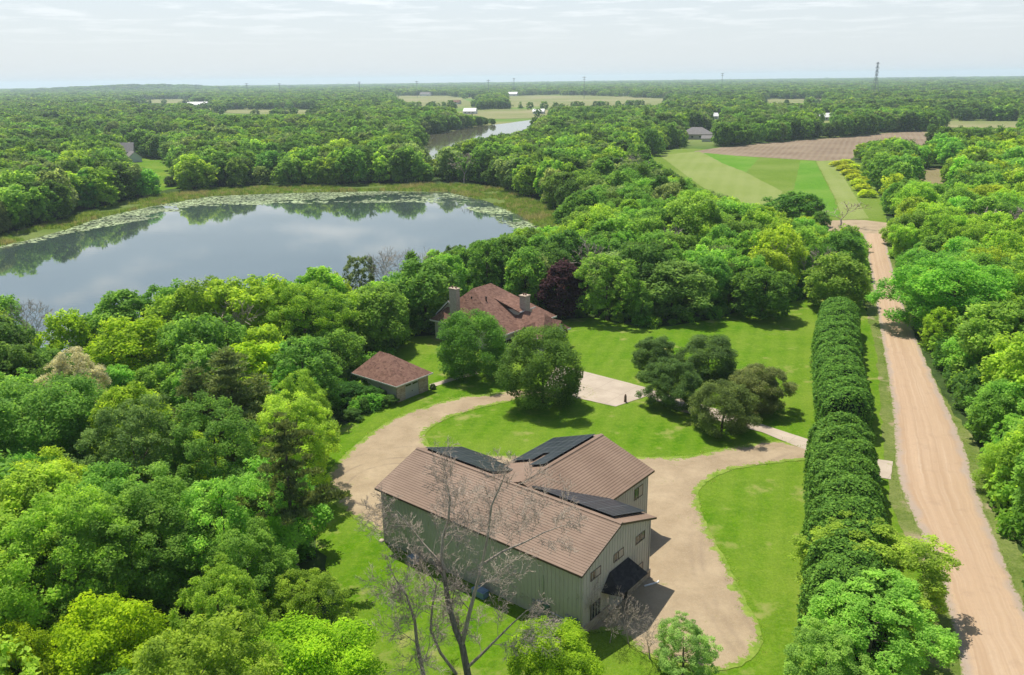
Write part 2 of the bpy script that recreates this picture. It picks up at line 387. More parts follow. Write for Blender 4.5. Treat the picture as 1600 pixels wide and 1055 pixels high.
REED_FAR = GP((-420, 428), (-200, 408), (0, 385), (100, 360), (160, 340), (240, 322), (330, 307), (450, 302), (600, 299), (700, 300), (700, 289), (600, 289), (450, 291), (330, 295), (230, 309), (150, 327), (100, 345), (0, 370), (-200, 392), (-420, 412))
REED_R = GP((700, 300), (760, 315), (815, 338), (848, 362), (800, 380), (830, 384), (895, 366), (902, 346), (850, 320), (790, 298), (740, 290), (700, 288))
sheet('marsh', REED_FAR, 0.08, MARSH, 0.8, step=3)
sheet('marsh', REED_R, 0.11, MARSH, 0.8, step=3)
sheet('marsh', GP((-120, 640), (-20, 520), (14, 508), (24, 540), (20, 600), (-20, 660)), 0.1, M['stubble'], 0.8, step=3)

# gravel, concrete, dirt road
def mat_gravel(margin=False):
    t = NT('gravel_margin' if margin else 'gravel'); p = t.pos()
    c = t.mix(t.mr(t.noise(p, 0.25, 5, 0.6), 0.35, 0.65), (0.269, 0.203, 0.123), (0.363, 0.283, 0.178))
    c = t.mix(t.mr(t.noise(p, 1.6, 5, 0.75), 0.40, 0.72, 0, 0.5), c, (0.237, 0.188, 0.120))
    c = t.mix(t.mr(t.noise(p, 6.0, 3, 0.8), 0.5, 0.75, 0, 0.5), c, (0.411, 0.343, 0.233))
    # wheel tracks of the vehicles that turn here: rings round their turning circles
    def ring(cx, cy, r, w, s, a0=None):
        d = t.n('ShaderNodeVectorMath', operation='DISTANCE'); t.l(p, d.inputs[0]); d.inputs[1].default_value = (cx, cy, 0.05)
        e = t.math('ABSOLUTE', t.math('SUBTRACT', d.outputs['Value'], r))
        k = t.mr(e, 0.0, w, s, 0.0)
        return t.math('MULTIPLY', k, t.mr(t.noise(p, 0.35, 3), 0.38, 0.6))
    for a_ in RINGS:
        c = t.mix(ring(*a_), c, (0.21, 0.16, 0.11))
    # weeds coming up
    c = t.mix(t.mr(t.math('MULTIPLY', t.noise(p, 0.12, 3), t.noise(p, 1.1, 4, 0.7)), 0.36, 0.42, 0, 0.7), c, (0.17, 0.19, 0.05))
    if margin:
        sx = t.n('ShaderNodeSeparateXYZ'); uvn = t.n('ShaderNodeUVMap'); t.l(uvn.outputs[0], sx.inputs[0])
        e = t.math('ADD', sx.outputs['X'], t.mr(t.math('ADD', t.math('MULTIPLY', t.noise(p, 0.5, 3), .6), t.math('MULTIPLY', t.noise(p, 2.2, 6, 0.78), .5)), 0.38, 0.72, -0.55, 0.5))
        gc = t.mix(t.mr(t.noise(p, 1.0, 4), .3, .7), (0.10, 0.19, 0.012), (0.22, 0.28, 0.05))
        c = t.mix(t.mr(e, 0.56, 0.66, 0, 1), c, gc)
    return t.done(t.bsdf(c, 0.95, 0.15, t.bump(t.noise(p, 7.0, 3, 0.8), 0.5, 0.05)))
g0 = G(618, 758)
RINGS = [(g0[0], g0[1], 6.0, 0.28, 0.75), (g0[0], g0[1], 7.7, 0.28, 0.8), (g0[0] + 1.0, g0[1] + .6, 10.6, 0.4, 0.35), (54, 70, 33.0, 0.5, 0.55), (54, 70, 35.0, 0.5, 0.5), (57, 70, 39, 0.4, 0.35), (11, 150, 38, .5, .35), (11, 150, 40, .5, .35)]
M['gravel'] = mat_gravel()
GRAVEL = GP((1290, 712), (1262, 718), (1200, 724), (1150, 732), (1108, 748), (1088, 770), (1092, 800), (1110, 840), (1135, 885), (1160, 935), (1180, 975), (1186, 1003), (1170, 1030), (1135, 1045), (1080, 1046), (1030, 1030), (985, 1005), (960, 985),
            (900, 985), (750, 880), (640, 800), (600, 832), (560, 810), (525, 787), (508, 765), (515, 740), (545, 708), (580, 678), (625, 652), (665, 637), (720, 622), (790, 613), (850, 606), (905, 600), (925, 620), (880, 622), (840, 620), (790, 628), (740, 640), (700, 653), (672, 668), (661, 684), (672, 697),
            (700, 702), (760, 712), (860, 716), (1000, 716), (1080, 714), (1150, 700), (1200, 690), (1262, 698), (1290, 700))
_, GRAVELP = sheet('driveway', GRAVEL, 0.06, M['gravel'], 0.28, step=0.6, scale=0.9)
def margin_ring(name, pl, z, mat, wid):
    # a weedy strip along an edge: x of its map runs from the bare side (0) to the grown side (1)
    P = np.array(pl); n = len(P); nx = np.roll(P, -1, 0) - np.roll(P, 1, 0); nx /= np.linalg.norm(nx, axis=1)[:, None] + 1e-9
    N = np.stack([nx[:, 1], -nx[:, 0]], 1); ar = .5 * np.sum(P[:, 0] * np.roll(P[:, 1], -1) - np.roll(P[:, 0], -1) * P[:, 1])
    if ar < 0: N = -N
    for _ in range(6): N = (np.roll(N, 1, 0) + N + np.roll(N, -1, 0)) / 3
    A = P - N * wid; B = P + N * .25
    V = [(q[0], q[1], z) for q in A] + [(q[0], q[1], z) for q in B]; F = [(i, i + n, (i + 1) % n + n, (i + 1) % n) for i in range(n)]
    if ar < 0: F = [tuple(reversed(f)) for f in F]
    me = mesh(name, V, F, mat); ul = me.uv_layers.new(name='UVMap')
    for lp in me.loops: ul.data[lp.index].uv = (0.0 if lp.vertex_index < n else 1.0, 0.0)
    return tag(link(name, me), kind='structure')
margin_ring('verge', GRAVELP, 0.075, mat_gravel(True), 1.5)
def mat_concrete():
    t = NT('concrete'); p = t.pos(); rt = t.n('ShaderNodeVectorRotate', rotation_type='Z_AXIS'); rt.inputs['Angle'].default_value = 0.6864
    t.l(p, rt.inputs['Vector']); s = t.n('ShaderNodeSeparateXYZ'); t.l(rt.outputs[0], s.inputs[0])
    c = t.mix(t.mr(t.noise(p, 0.3, 5), 0.35, 0.65), (0.343, 0.285, 0.215), (0.421, 0.355, 0.273))
    for ax in ('X', 'Y'):
        m = t.math('ABSOLUTE', t.math('SUBTRACT', t.math('FRACT', t.math('MULTIPLY', s.outputs[ax], 1 / 4.6)), 0.5))
        c = t.mix(t.mr(m, 0.48, 0.495, 0, 0.45), c, (0.234, 0.195, 0.148))
    c = t.mix(t.mr(t.noise(p, 0.12, 3), 0.55, 0.7, 0, 0.35), c, (0.328, 0.281, 0.226))
    return t.done(t.bsdf(c, 0.85, 0.25))
M['concrete'] = mat_concrete()
sheet('driveway', GP((870, 570), (905, 579), (1005, 605), (1060, 622), (1120, 640), (1185, 662), (1265, 688), (1330, 712), (1395, 722), (1392, 750), (1340, 742), (1264, 706), (1190, 676), (1110, 655), (1060, 643), (1010, 620), (962, 636), (904, 623), (850, 606)), 0.09, M['concrete'], 0.06, smooth=False, step=0.5)
sheet('path', GP((671, 601), (717, 588), (745, 580), (748, 585), (718, 592), (674, 606)), 0.05, M['concrete'], 0.05, smooth=False)
def mat_road():
    t = NT('dirt_road'); uv = t.n('ShaderNodeUVMap'); p = t.pos()
    f1 = t.noise(t.mapv(uv.outputs[0], (8, 0.018, 1)), 1.0, 5, 0.6); f2 = t.noise(t.mapv(uv.outputs[0], (26, 0.04, 1)), 1.0, 4, 0.6)
    c = t.mix(t.mr(f1, 0.28, 0.72), (0.322, 0.219, 0.134), (0.429, 0.311, 0.205))
    c = t.mix(t.mr(f2, 0.5, 0.72, 0, 0.5), c, (0.475, 0.371, 0.265))
    s = t.n('ShaderNodeSeparateXYZ'); t.l(uv.outputs[0], s.inputs[0])
    e = t.math('ADD', t.math('ABSOLUTE', t.math('SUBTRACT', s.outputs['X'], 0.5)), t.mr(t.noise(p, 0.3, 4), 0.3, 0.7, -0.05, 0.05))
    c = t.mix(t.mr(e, 0.36, 0.44, 0, 0.75), c, (0.307, 0.256, 0.213))
    c = t.mix(t.mr(t.noise(p, 0.5, 5, 0.7), 0.55, 0.75, 0, 0.45), c, (0.253, 0.176, 0.118))
    ge = t.math('ADD', t.math('ABSOLUTE', t.math('SUBTRACT', s.outputs['X'], 0.5)), t.mr(t.noise(p, 1.3, 6, 0.75), 0.3, 0.7, -0.06, 0.06))
    c = t.mix(t.mr(ge, 0.475, 0.495, 0, 0.9), c, (0.134, 0.174, 0.036))
    c = t.mix(t.mr(t.noise(p, 2.5, 4, 0.8), 0.45, 0.75, 0, 0.4), c, (0.307, 0.227, 0.156))
    return t.done(t.bsdf(c, 0.95, 0.12, t.bump(t.noise(p, 4.0, 4, 0.8), 0.4, 0.05)))
M['road'] = mat_road()
def resample(pts, m):
    P = np.array(smooth_poly(pts, 1.0, closed=False)); s = np.concatenate([[0], np.cumsum(np.linalg.norm(np.diff(P, axis=0), axis=1))])
    q = np.linspace(0, s[-1], m); return np.stack([np.interp(q, s, P[:, 0]), np.interp(q, s, P[:, 1])], 1)
def strip(name, L, R, z, mat, m=260, jit=0.3):
    # pair the two edges by their own control points
    A = []; B = []
    per = m // (len(L) - 1)
    SA = smooth_poly(L, 1e9, closed=False); 
    for i in range(len(L) - 1):
        for j in range(per):
            t = j / per; A.append(np.array(L[i]) * (1 - t) + np.array(L[i + 1]) * t); B.append(np.array(R[i]) * (1 - t) + np.array(R[i + 1]) * t)
    A.append(np.array(L[-1])); B.append(np.array(R[-1]))
    A = np.array(A); B = np.array(B)
    ker = np.ones(61) / 61
    for Q in (A, B):
        for c in (0, 1):
            pad = np.concatenate([np.full(30, Q[0, c]), Q[:, c], np.full(30, Q[-1, c])]); Q[:, c] = np.convolve(pad, ker, 'valid')
    V = []; F = []; UV = []; s = 0.0; W = 6
    for i in range(len(A)):
        if i: s += np.linalg.norm((A[i] + B[i] - A[i-1] - B[i-1]) / 2)
        d = (B[i] - A[i]) / np.linalg.norm(B[i] - A[i])
        a_ = A[i] + d * jit * (mnoise.noise(Vector((s * .35, 1, 0))) + .5 * mnoise.noise(Vector((s * 1.4, 2, 0)))); b_ = B[i] + d * jit * (mnoise.noise(Vector((s * .35, 7, 0))) + .5 * mnoise.noise(Vector((s * 1.4, 9, 0))))
        for k in range(W + 1):
            u = k / W; q = a_ * (1 - u) + b_ * u; V.append((q[0], q[1], z + 0.16 * (1 - (2*u - 1) ** 2))); UV.append((u, s))
    for i in range(len(A) - 1):
        for k in range(W): F.append((i*(W+1) + k, i*(W+1) + k + 1, (i+1)*(W+1) + k + 1, (i+1)*(W+1) + k))
    me = mesh(name, V, F, mat); ul = me.uv_layers.new(name='UVMap')
    for lp in me.loops: ul.data[lp.index].uv = UV[lp.vertex_index]
    return tag(link(name, me), kind='structure')
RL, RR = [np.array(q) for q in GP(*ROAD_L)], [np.array(q) for q in GP(*ROAD_R)]
RL.insert(0, RL[0] + (RL[0] - RL[3]) * 2.2); RR.insert(0, RR[0] + (RR[0] - RR[3]) * 2.2)
strip('road', RL, RR, 0.07, M['road'])
sheet('road', CROSS, 0.10, M['gravel'], 0.8, step=2)

# ------------------------------------------------------------------ plants: mesh makers
def crown_mesh(name, seed, shape, rx, z0, z1, npuff, nleaf, ls, mat, puff=(.20, .34), spread=0.72, inner=0.16, droop=0.0):
    """a crown of leaf sprays: clumps placed through the crown's volume, each clump a shell of many small bent leaves"""
    g = np.random.default_rng(seed)
    h = z1 - z0
    def prof(t):
        if shape == 'round': return np.sqrt(np.clip(1 - ((t - .45) / .58) ** 2, 0.02, 1))
        if shape == 'tall': return np.clip(np.sin(np.clip(t * .92 + .08, 0, 1) * math.pi) ** .6, .12, 1)
        if shape == 'vase': return np.clip(.35 + .9 * t - .9 * np.clip(t - .68, 0, 1) ** 1.2 * 2.2, .12, 1)
        if shape == 'cone': return np.clip(1.02 - t, .06, 1)
        return np.ones_like(t)
    t = (np.arange(npuff) + g.random(npuff)) / npuff; t = .04 + .94 * t ** .92; a = np.arange(npuff) * 2.39996 + g.uniform(-.5, .5, npuff); q = np.where(g.random(npuff) < .72, g.uniform(.72, 1.0, npuff), g.uniform(.15, .72, npuff))
    ph = g.uniform(0, 6.28, 4)
    lob = 1 + .17 * np.sin(a * 2 + ph[0]) + .12 * np.sin(a * 3 + ph[1] + t * 4) + .10 * np.sin(t * 11 + a * 2 + ph[2]) + g.normal(0, .06, npuff)
    R = prof(t) * rx * (.12 + .80 * q) * lob
    pr = rx * g.uniform(*puff, npuff) * (.75 + .25 * prof(t))
    C = np.stack([R * np.cos(a), R * np.sin(a), z0 + h * (.04 + .90 * t) + g.normal(0, .25, npuff)], 1)
    w = pr ** 2; idx = g.choice(npuff, nleaf, p=w / w.sum())
    d = g.normal(size=(nleaf, 3)); d /= np.linalg.norm(d, axis=1)[:, None]
    mid = np.array([0, 0, z0 + h * .4]); o = (C - mid) / np.array([rx, rx, h * .6]); o /= (np.linalg.norm(o, axis=1)[:, None] + 1e-6); o = o * .9 + np.array([0, 0, .35])
    dot = (d * o[idx]).sum(1); flip = dot < g.uniform(-.6, .15, nleaf)
    d[flip] *= -1
    rad = pr[idx] * (1 + .16 * np.sin(d[:, 0] * 5 + idx) * np.sin(d[:, 2] * 6 + idx * 2)) * (.62 + .70 * g.random(nleaf) ** .8) * np.where(g.random(nleaf) < inner, g.uniform(.2, .8, nleaf), 1)
    sq = np.where(d[:, 2:3] > 0, .95, .85)
    Pq = C[idx] + d * rad[:, None] * np.concatenate([np.ones((nleaf, 2)), sq], 1)
    Pq[:, 2] -= droop * np.hypot(Pq[:, 0], Pq[:, 1]) ** 2 / rx
    N = d * .45 + np.array([0, 0, .62]) + g.normal(size=(nleaf, 3)) * .42
    N /= np.linalg.norm(N, axis=1)[:, None]
    T = np.cross(N, g.normal(size=(nleaf, 3))); T /= np.linalg.norm(T, axis=1)[:, None]; B = np.cross(N, T)
    L = (ls * g.uniform(.6, 1.35, nleaf))[:, None]; W = L * g.uniform(.45, .75, nleaf)[:, None]
    v = np.stack([Pq - T * L * .5, Pq + B * W * .5 - N * L * .08, Pq + T * L * .5 - N * L * .16, Pq - B * W * .5 - N * L * .08], 1).reshape(-1, 3)
    v[:, 2] = np.maximum(v[:, 2], .05)
    f = np.arange(nleaf * 4).reshape(-1, 4)
    tone = np.clip(.5 * g.random(npuff)[idx] + .5 * g.random(nleaf), 0, 1)
    return mesh(name, v, f, mat, tone)

def trunk_mesh(name, seed, h, r, spread, mat, k=8, multi=1, lean=0.0, limbs=6):
    g = random.Random(seed); m = MB()
    for s in range(multi):
        x = y = 0.0; dx_ = g.uniform(-.06, .06) + lean + (0.12 * (s - (multi - 1) / 2)); dy_ = g.uniform(-.06, .06); z = -0.2; n = 7; px = (x, y, z); rr = r * (1.35 if multi == 1 else .8)
        for i in range(n):
            z1 = h * (i + 1) / n; q = (x + dx_ * z1 + g.uniform(-.08, .08), y + dy_ * z1 + g.uniform(-.08, .08), z1); r1 = r * (1 - .82 * (i + 1) / n) * (1 if multi == 1 else .75)
            m.tube(px, q, rr, r1, k)
            if i >= 2:
                for _ in range(max(1, limbs // 5)):
                    a = g.uniform(0, 6.28); l = spread * g.uniform(.45, .85) * (1 - .35 * i / n); e = (q[0] + l * math.cos(a), q[1] + l * math.sin(a), q[2] + l * g.uniform(.35, .8))
                    mid = tuple((q[c] * .5 + e[c] * .5) + (0, 0, l * .06)[c] for c in range(3))
                    m.tube(q, mid, r1 * .6, r1 * .38, 5); m.tube(mid, e, r1 * .38, r1 * .1, 4)
            px, rr = q, r1
    return mesh(name, m.V, m.F, mat)

def bare_mesh(name, seed, h, r, mat, levels=5, ang=32, forks=(2, 4), gravity=0.0, stem_frac=.3, twig=.55, minr=.012):
    """trunk and bare limbs of a leafless tree, forking down to twigs"""
    g = random.Random(seed); m = MB()
    def grow(p, d, l, rad, lv):
        n = 3 if lv < 3 else 2
        for i in range(n):
            d = (d + Vector((g.gauss(0, .11), g.gauss(0, .11), g.gauss(0, .07) + (.05 if lv < 2 else -gravity)))).normalized()
            q = p + d * (l / n); r1 = max(minr * .6, rad * .86)
            m.tube(p, q, max(minr, rad), r1, 7 if lv == 0 else 5 if lv < 3 else 3); p = q; rad = r1
            if lv >= 1 and lv < levels and g.random() < .6:
                s = d.orthogonal().normalized(); s.rotate(__import__('mathutils').Quaternion(d, g.uniform(0, 6.28)))
                grow(p, (d * .6 + s * .8).normalized(), l * g.uniform(.4, .65), rad * .45, lv + 1 + (lv < levels - 1))
        if lv < levels:
            k = g.randint(*forks); a0 = g.uniform(0, 6.28)
            for j in range(k):
                s = d.orthogonal().normalized(); s.rotate(__import__('mathutils').Quaternion(d, a0 + j * 6.283 / k + g.uniform(-.4, .4)))
                a = math.radians(ang * g.uniform(.55, 1.25)); nd = d * math.cos(a) + s * math.sin(a)
                grow(p, nd, l * g.uniform(.62, .86), rad * (.74 if j == 0 else .58), lv + 1)
    grow(Vector((0, 0, -.2)), Vector((g.uniform(-.05, .05), g.uniform(-.05, .05), 1)), h * stem_frac, r, 0)
    V = np.array(m.V); zs = h / max(V[:, 2].max(), .1); V *= zs
    return mesh(name, V, m.F, mat)

def pine_mesh(name, seed, h, rx, z0, nleaf, ls, mat, irregular=.35):
    """tiers of needle tufts on spreading boughs"""
    g = np.random.default_rng(seed); C = []; PRr = []
    z = z0
    while z < h * .97:
        t = (z - z0) / (h - z0); R = rx * (1 - t) ** .8 * (1 + g.uniform(-irregular, irregular)) + .35
        nb = max(3, int(5 + R)); a0 = g.uniform(0, 6.28)
        for j in range(nb):
            if g.random() < .15: continue
            a = a0 + j * 6.283 / nb + g.uniform(-.3, .3); Rj = R * g.uniform(.6, 1.12)
            for k in np.linspace(.35, 1, max(2, int(Rj / .8))):
                C.append((Rj * k * math.cos(a), Rj * k * math.sin(a), z + Rj * k * .18 + g.uniform(-.2, .2))); PRr.append(.34 + .1 * Rj * (1.1 - k * .6))
        z += g.uniform(.75, 1.25) * (h / 14)
    C.append((0, 0, h)); PRr.append(.4); C = np.array(C); PRr = np.array(PRr)
    idx = g.choice(len(C), nleaf, p=PRr ** 2 / (PRr ** 2).sum())
    d = g.normal(size=(nleaf, 3)); d /= np.linalg.norm(d, axis=1)[:, None]; d[:, 2] = np.abs(d[:, 2]) * .9 - .1
    Pq = C[idx] + d * (PRr[idx] * g.uniform(.2, .9, nleaf))[:, None] * np.array([1, 1, .6])
    T = d + np.array([0, 0, .5]) + g.normal(size=(nleaf, 3)) * .3; T /= np.linalg.norm(T, axis=1)[:, None]
    B = np.cross(T, g.normal(size=(nleaf, 3))); B /= np.linalg.norm(B, axis=1)[:, None]
    L = (ls * g.uniform(.7, 1.4, nleaf))[:, None]; W = L * .3
    v = np.stack([Pq, Pq + T * L * .5 + B * W * .5, Pq + T * L, Pq + T * L * .5 - B * W * .5], 1).reshape(-1, 3)
    return mesh(name, v, np.arange(nleaf * 4).reshape(-1, 4), mat, np.clip(.5 * g.random(len(C))[idx] + .5 * g.random(nleaf), 0, 1))

# nominal trees are 13 m tall; (shape, half width, foliage from, foliage to, clumps, puff, spread)
SH = {'round': ('round', 5.2, .7, 12.6, 130, (.13, .23), .74), 'round2': ('round', 5.6, .5, 12.6, 95, (.16, .27), .74), 'tall': ('tall', 4.3, .6, 12.8, 130, (.15, .27), .70),
      'vase': ('vase', 5.4, 1.2, 12.6, 115, (.14, .25), .76), 'loose': ('round', 5.0, 1.2, 12.9, 210, (.075, .14), .80), 'cone': ('cone', 4.2, .4, 13, 90, (.16, .28), .7)}
LOD = {0: (46000, .27), 1: (13500, .50), 2: (2600, 1.05), 3: (520, 2.1)}
CR_M = {}
def crown(shape, lod, var):
    k = (shape, lod, var)
    if k not in CR_M:
        s = SH[shape]; n, ls = LOD[lod]; s = list(s); s[4] = s[4] if lod < 2 else int(s[4] * (.6 if lod == 2 else .35)); s[5] = s[5] if lod < 2 else (s[5][0] * 1.25, s[5][1] * 1.25)
        CR_M[k] = crown_mesh('crown', 31 * var + 7 * len(shape) + ord(shape[0]), s[0], s[1], s[2], s[3], s[4], int(n * (.8 if shape == 'loose' else 1)), ls * (.75 if shape == 'loose' and lod < 2 else 1), M['leaf'], s[5], s[6])
    return CR_M[k]
PI_M = {}
def pine(lod, var):
    if (lod, var) not in PI_M:
        n, ls = {0: (22000, .42), 1: (6500, .8), 2: (1400, 1.5), 3: (300, 2.6)}[lod]
        PI_M[(lod, var)] = pine_mesh('crown', 50 + var, 14, 3.9, 1.0, n, ls, M['needle'])
    return PI_M[(lod, var)]
TR_M = {}
def trunk(var, lod, bare=False):
    k = (var, lod)
    if k not in TR_M: TR_M[k] = trunk_mesh('trunk', 90 + var, 10.5, .24, 4.2, M['bark'], 7 if lod < 2 else 5, 1 + (var % 3 == 2), 0, 8)
    return TR_M[k]
BARE_M = {}
def bare(var, lod=0):
    k = (var, lod)
    if k not in BARE_M: BARE_M[k] = bare_mesh('branches', 200 + var, 12, .2, M['dead_bark'], 6 if lod == 0 else 5, 30, (2, 3), 0, .24, minr=.02 if lod == 0 else .045)
    return BARE_M[k]

PAL = {'deep green': (.090, .186, .032), 'mid green': (.142, .290, .044), 'fresh green': (.192, .385, .054), 'lime green': (.30, .455, .034), 'grey-green': (.205, .305, .095), 'olive green': (.15, .20, .055), 'yellow-green': (.255, .425, .044)}
SHNAME = {'round': 'round', 'round2': 'broad', 'tall': 'upright', 'vase': 'spreading', 'loose': 'feathery', 'cone': 'pointed', 'pine': 'conifer', 'bare': 'bare'}

def place_tree(name, cat, loc, h, shape, var, lod, color, rz, wid=1.0, label=None, group=None, mats=None):
    root = empty(name, (loc[0], loc[1], loc[2] if len(loc) > 2 else 0), rz, None)
    tag(root, label, cat, group)
    s = h / (14 if shape == 'pine' else 12 if shape == 'bare' else 13)
    if shape == 'bare':
        c = link('branches', bare(var, 0 if lod == 0 else 1), root); c.scale = (s * wid, s * wid, s)
    else:
        c = link('crown', pine(lod, var % 3) if shape == 'pine' else crown(shape, lod, var), root); c.scale = (s * wid, s * wid, s); c.color = (*color, 1)
        t_ = link('trunk', trunk(var % 4, lod), root); t_.scale = (s * wid, s * wid, s * .95)
    return root

# ------------------------------------------------------------------ where the woods are
OPEN = [(LAWN, 0.0), (LAKE, 2.0), (POND, 1.0), (CLEARING, 0.0), (HAY, 2.5), (PLOUGH, 3.0), (BROWN2, 1.5), (GREEN2, 3.0), (ROADP, 2.6), (CROSS, 2.0), (REED_FAR, .5), (REED_R, .5), (GRAVELP, 1)] + [(q, 6.0) for q in FAR]
FARM = GP((1090, 214), (1120, 214), (1120, 221), (1090, 221))
OPEN = [(np.array([tuple(p)[:2] for p in q]), m_) for q, m_ in OPEN]
FARHOUSES = []   # (x, y, radius): kept clear, filled below
def woods_mask(X, Y):
    ok = np.ones(X.shape, bool)
    for q, m_ in OPEN:
        lo = q.min(0) - m_ - 1; hi = q.max(0) + m_ + 1
        c = (X > lo[0]) & (X < hi[0]) & (Y > lo[1]) & (Y < hi[1])
        if not c.any(): continue
        i = np.where(c)[0]; ins = inside(q, X[i], Y[i])
        if m_ > 0: ins |= dist_poly(q, X[i], Y[i]) < m_
        ok[i[ins]] = False
    for x, y, r_ in FARHOUSES: ok &= np.hypot(X - x, Y - y) > r_
    return ok
YAW = -0.6864; AX = np.array([math.cos(YAW), math.sin(YAW)]); BX = np.array([-math.sin(YAW), math.cos(YAW)])
def lod_of(d): return 0 if d < 112 else 1 if d < 330 else 2 if d < 1100 else 3
PLACED = []      # (x, y, radius)
HERO = []        # for the occlusion count
HERO_SEEN = []   # (outline of the upper crown in the survey picture, distance)
def hero(name, cat, cx, top, wpx, h, shape, color, label, var=0, group=None, lod=None, fixed=None):
    p = G(cx, top, h) if fixed is None else np.array([*fixed, h]); d = PX((p[0], p[1], h * .5))[2]
    wm = wpx * d / FPX; s = h / (14 if shape == 'pine' else 12 if shape == 'bare' else 13)
    rx = 3.9 if shape == 'pine' else 4.4 if shape == 'bare' else SH[shape][1]
    col = PAL[color] if isinstance(color, str) else color
    o = place_tree(name, cat, p[:2], h, shape, var, lod_of(d) if lod is None else lod, col, random.uniform(0, 6.28), wm / (2 * rx * s), label, group)
    PLACED.append((p[0], p[1], wm * .5)); HERO.append((p[0], p[1], h, wm * .5))
    if wpx > 24 and shape != 'bare':
        hp_ = (PX((p[0], p[1], 0))[1] - top) * (.62 if top > 380 else .8); HERO_SEEN.append((np.array([(cx - wpx * .34, top + hp_ * .25), (cx, top + 2), (cx + wpx * .34, top + hp_ * .25), (cx + wpx * .38, top + hp_ * .8), (cx, top + hp_), (cx - wpx * .38, top + hp_ * .8)]), math.hypot(p[0], p[1])))
    return o
# trees of the garden
hero('maple_tree', 'tree', 737, 487, 112, 11.2, 'round2', (.125, .27, .034), 'round maple on the lawn between the garage path and the big house', 0, 'maples before the house', 0)
hero('maple_tree', 'tree', 848, 511, 130, 12.2, 'round2', (.11, .235, .034), 'large broad maple on the oval lawn beside the concrete parking pad', 1, 'maples before the house', 0)
crab = (.105, .195, .045)
for i, (cx, ty, w, h, lb, c_) in enumerate([(1025, 526, 72, 6.6, 'dark olive crabapple by the back lawn, leftmost of the five', crab), (1110, 525, 92, 7.2, 'tallest dark olive crabapple behind the others on the back lawn side', (.10, .19, .045)),
        (1050, 563, 86, 7.6, 'dark olive crabapple at the corner of the parking pad, in front of the leftmost one', crab), (1132, 598, 96, 7.4, 'olive crabapple standing where gravel meets the concrete drive', (.15, .225, .055)), (1190, 570, 88, 7.4, 'reddish olive crabapple at the right end, closest to the tall hedge', (.17, .205, .06))]):
    hero('crabapple_tree', 'tree', cx, ty, w, h, ('round', 'round2', 'round', 'round2', 'round')[i], c_, lb, i % 3, 'crabapples along the concrete drive', 0)
hero('purple_maple_tree', 'tree', 880, 406, 74, 12.2, 'tall', (.060, .026, .030), 'dark purple-leaved maple behind the right end of the big house', 0)
hero('broadleaf_tree', 'tree', 1054, 406, 122, 11.8, 'round2', (0.154, 0.281, 0.053), 'broad pale-blotched tree at the wood edge in the middle of the back lawn', 2)
hero('broadleaf_tree', 'tree', 1195, 416, 94, 11, 'round', (.12, .265, .036), 'rounded green tree standing out on the back lawn toward the hedge', 1)
hero('broadleaf_tree', 'tree', 1312, 397, 96, 11.5, 'round', (.20, .36, .05), 'light green feathery tree at the far end of the hedge row by the dirt road', 0)
hero('broadleaf_tree', 'tree', 1318, 362, 74, 11.5, 'round', (.115, .26, .035), 'dark green broad tree behind the light green one at the hedge end', 0)
hero('broadleaf_tree', 'tree', 1495, 402, 170, 15, 'round', (.185, .40, .045), 'huge bright green tree overhanging the dirt road opposite the hedge', 1, lod=0)
hero('broadleaf_tree', 'tree', 1245, 300, 85, 11, 'round', (.10, .23, .03), 'dark round tree at the corner of the hay field near the crossroads', 0)
hero('ash_tree', 'tree', 1372, 822, 215, 8.4, 'loose', (.29, .44, .05), 'yellow-green ash overlapping the near end of the tall hedge by the road', 1, lod=0)
hero('ash_tree', 'tree', 1372, 915, 240, 8.6, 'loose', (.235, .42, .06), 'fresh green ash in front of the yellow-green one at the bottom edge', 2, lod=0)
hero('ash_tree', 'tree', 1300, 985, 150, 7.5, 'loose', (.23, .40, .07), 'small pale ash beside the big lawn at the bottom edge', 3, lod=0)
hero('maple_tree', 'tree', 150, 945, 200, 11, 'round', (0.301, 0.450, 0.012), 'bright lime yellow maple at the bottom left of the wood', 0, lod=0)
hero('maple_tree', 'tree', 15, 985, 130, 10, 'round', (0.288, 0.431, 0.015), 'lime yellow maple cut by the left bottom corner', 2, lod=0)
hero('maple_tree', 'tree', 470, 985, 205, 7.5, 'round2', (0.256, 0.450, 0.018), 'low lime green maple at the wood edge beside the dead tree', 1, lod=0)
hero('maple_tree', 'tree', 868, 985, 140, 5.2, 'round', (0.269, 0.444, 0.021), 'small lime green maple below the front corner of the shed', 2, lod=0)
hero('broadleaf_tree', 'tree', 1072, 972, 105, 5.4, 'loose', (.25, .39, .10), 'slim grey-green young tree at the end of the gravel yard', 1, lod=0)
hero('maple_tree', 'tree', 50, 598, 185, 15.0, 'vase', (.150, .325, .050), 'tall vase-shaped bright green maple with two dark trunks in the left wood', 2, lod=0)
hero('locust_tree', 'tree', 104, 545, 118, 14, 'loose', (.47, .47, .29), 'cream flowering locust above the bright green vase-shaped maple', 0, lod=0)
hero('broadleaf_tree', 'tree', 100, 486, 88, 12, 'round', (0.256, 0.456, 0.018), 'lime green round tree near the water at the left wood edge', 0)
hero('broadleaf_tree', 'tree', 200, 497, 135, 12, 'round2', (0.275, 0.450, 0.021), 'wide lime green tree in the middle of the lakeside wood', 1)
hero('broadleaf_tree', 'tree', 385, 533, 115, 11.5, 'round', (0.301, 0.444, 0.018), 'yellow lime tree above the tall pine in the lakeside wood', 2)
hero('broadleaf_tree', 'tree', 468, 438, 150, 16, 'loose', (0.218, 0.362, 0.030), 'tall yellow-green open-crowned tree behind the small garage', 3, lod=0)
hero('broadleaf_tree', 'tree', 195, 622, 175, 16, 'loose', (0.147, 0.256, 0.063), 'large feathery grey-green tree left of the pine', 0, lod=0)
